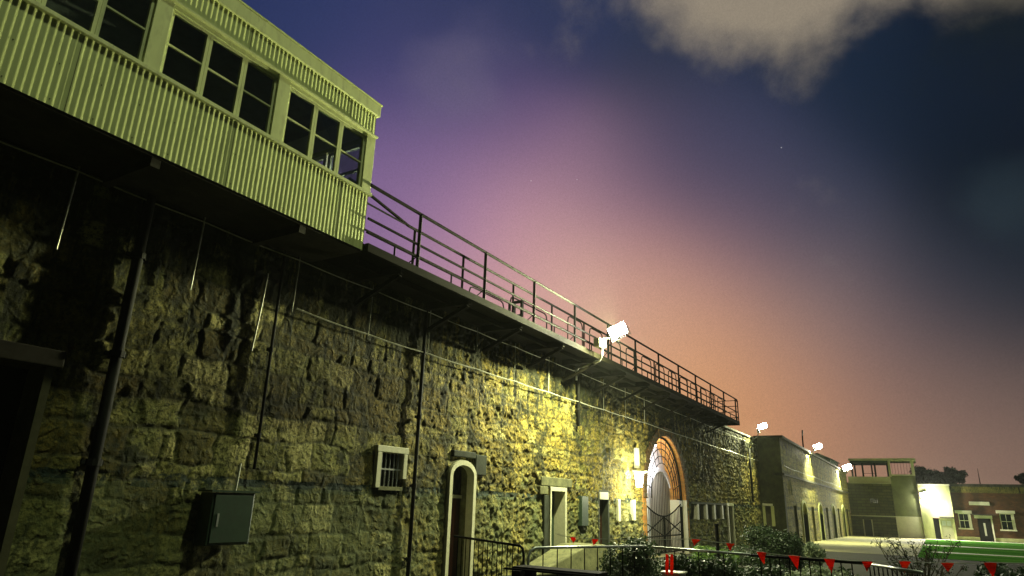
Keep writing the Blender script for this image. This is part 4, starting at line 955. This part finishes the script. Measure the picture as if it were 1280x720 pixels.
# faint grain of the night sky
gr = t.noise(dv, 420, 2, .5); gm = t.n('ShaderNodeVectorMath', operation='SCALE'); t.l(acc, gm.inputs[0]); t.l(t.math('MULTIPLY_ADD', gr, .3, .85), gm.inputs['Scale']); acc = gm.outputs[0]
for c, k in (((.8026, .3845, .4561), 3e6), ((.8746, .11, .4722), 3e6), ((.7715, .445, .4545), 3e6)):
    sv = t.n('ShaderNodeVectorMath', operation='SCALE'); v_ = Vector(c).normalized(); t.l(lobe(tuple(v_), k), sv.inputs['Scale']); sv.inputs[0].default_value = (.35, .35, .32)
    ad = t.n('ShaderNodeVectorMath', operation='ADD'); t.l(acc, ad.inputs[0]); t.l(sv.outputs[0], ad.inputs[1]); acc = ad.outputs[0]
bg = t.n('ShaderNodeBackground'); t.l(acc, bg.inputs[0]); bg.inputs[1].default_value = 1.
SUN_EL, SUN_AZ = R(65), R(-109)      # green fill sun added for the hut face, high behind the viewer's right shoulder
sk = t.n('ShaderNodeTexSky', sky_type='NISHITA'); sk.sun_disc = False; sk.sun_elevation = R(2); sk.sun_rotation = R(100)
bg2 = t.n('ShaderNodeBackground'); t.l(sk.outputs[0], bg2.inputs[0]); bg2.inputs[1].default_value = .0005
ash = t.n('ShaderNodeAddShader'); t.l(bg.outputs[0], ash.inputs[0]); t.l(bg2.outputs[0], ash.inputs[1]); t.l(ash.outputs[0], out.inputs[0])

sl = bpy.data.lights.new('fill_sun', 'SUN'); sl.energy = 1.15; sl.angle = R(1.5); sl.color = (.86, 1., .55)  # added fill light for the hut front and the shadow below it
so = bpy.data.objects.new('fill_sun', sl); COL.objects.link(so); so.rotation_euler = Vector((-.35, 1., -2.3)).to_track_quat('-Z', 'Y').to_euler()

hm, hnt, hout = newmat('lamp_glow_haze'); hv = hnt.nodes.new('ShaderNodeVolumePrincipled'); hv.inputs['Color'].default_value = (.95, 1., .9, 1); hv.inputs['Density'].default_value = .0004; hv.inputs['Anisotropy'].default_value = .3  # thin volume added to put a glow around the lamps
hnt.links.new(hv.outputs[0], hout.inputs['Volume'])
hz = MB().box(-640, 940, -640, 640, -4.0, 14).build('lamp_glow_haze', hm); hz['kind'] = 'stuff'
# ------------------------------------------------------------------ camera
cam = bpy.data.cameras.new('camera'); cam.sensor_width = 36; cam.lens = 829.5/1280*36; cam.clip_end = 3000; cam.clip_start = .1
co = bpy.data.objects.new('camera', cam); COL.objects.link(co)
Mr = Matrix(((0.5138707923397019, -0.2770008271088298, -0.811915851896729), (-0.8573595510544146, -0.1332605659165961, -0.497168202711478), (0.02951963746287647, 0.9515840285295949, -0.3059680173669262)))
co.matrix_world = Mr.to_4x4(); sc.camera = co

for o in list(sc.objects):
    if o.parent is None: o.location.z += EYE
# materials read object coordinates measured from the eye, so meshes keep them
sc.view_settings.view_transform = 'Standard'; sc.view_settings.look = 'None'; sc.view_settings.exposure = 0; sc.view_settings.gamma = 1
sc.render.engine = 'CYCLES'; sc.cycles.use_denoising = True; sc.cycles.max_bounces = 6; sc.cycles.sample_clamp_indirect = 6; sc.cycles.caustics_reflective = False; sc.cycles.caustics_refractive = False
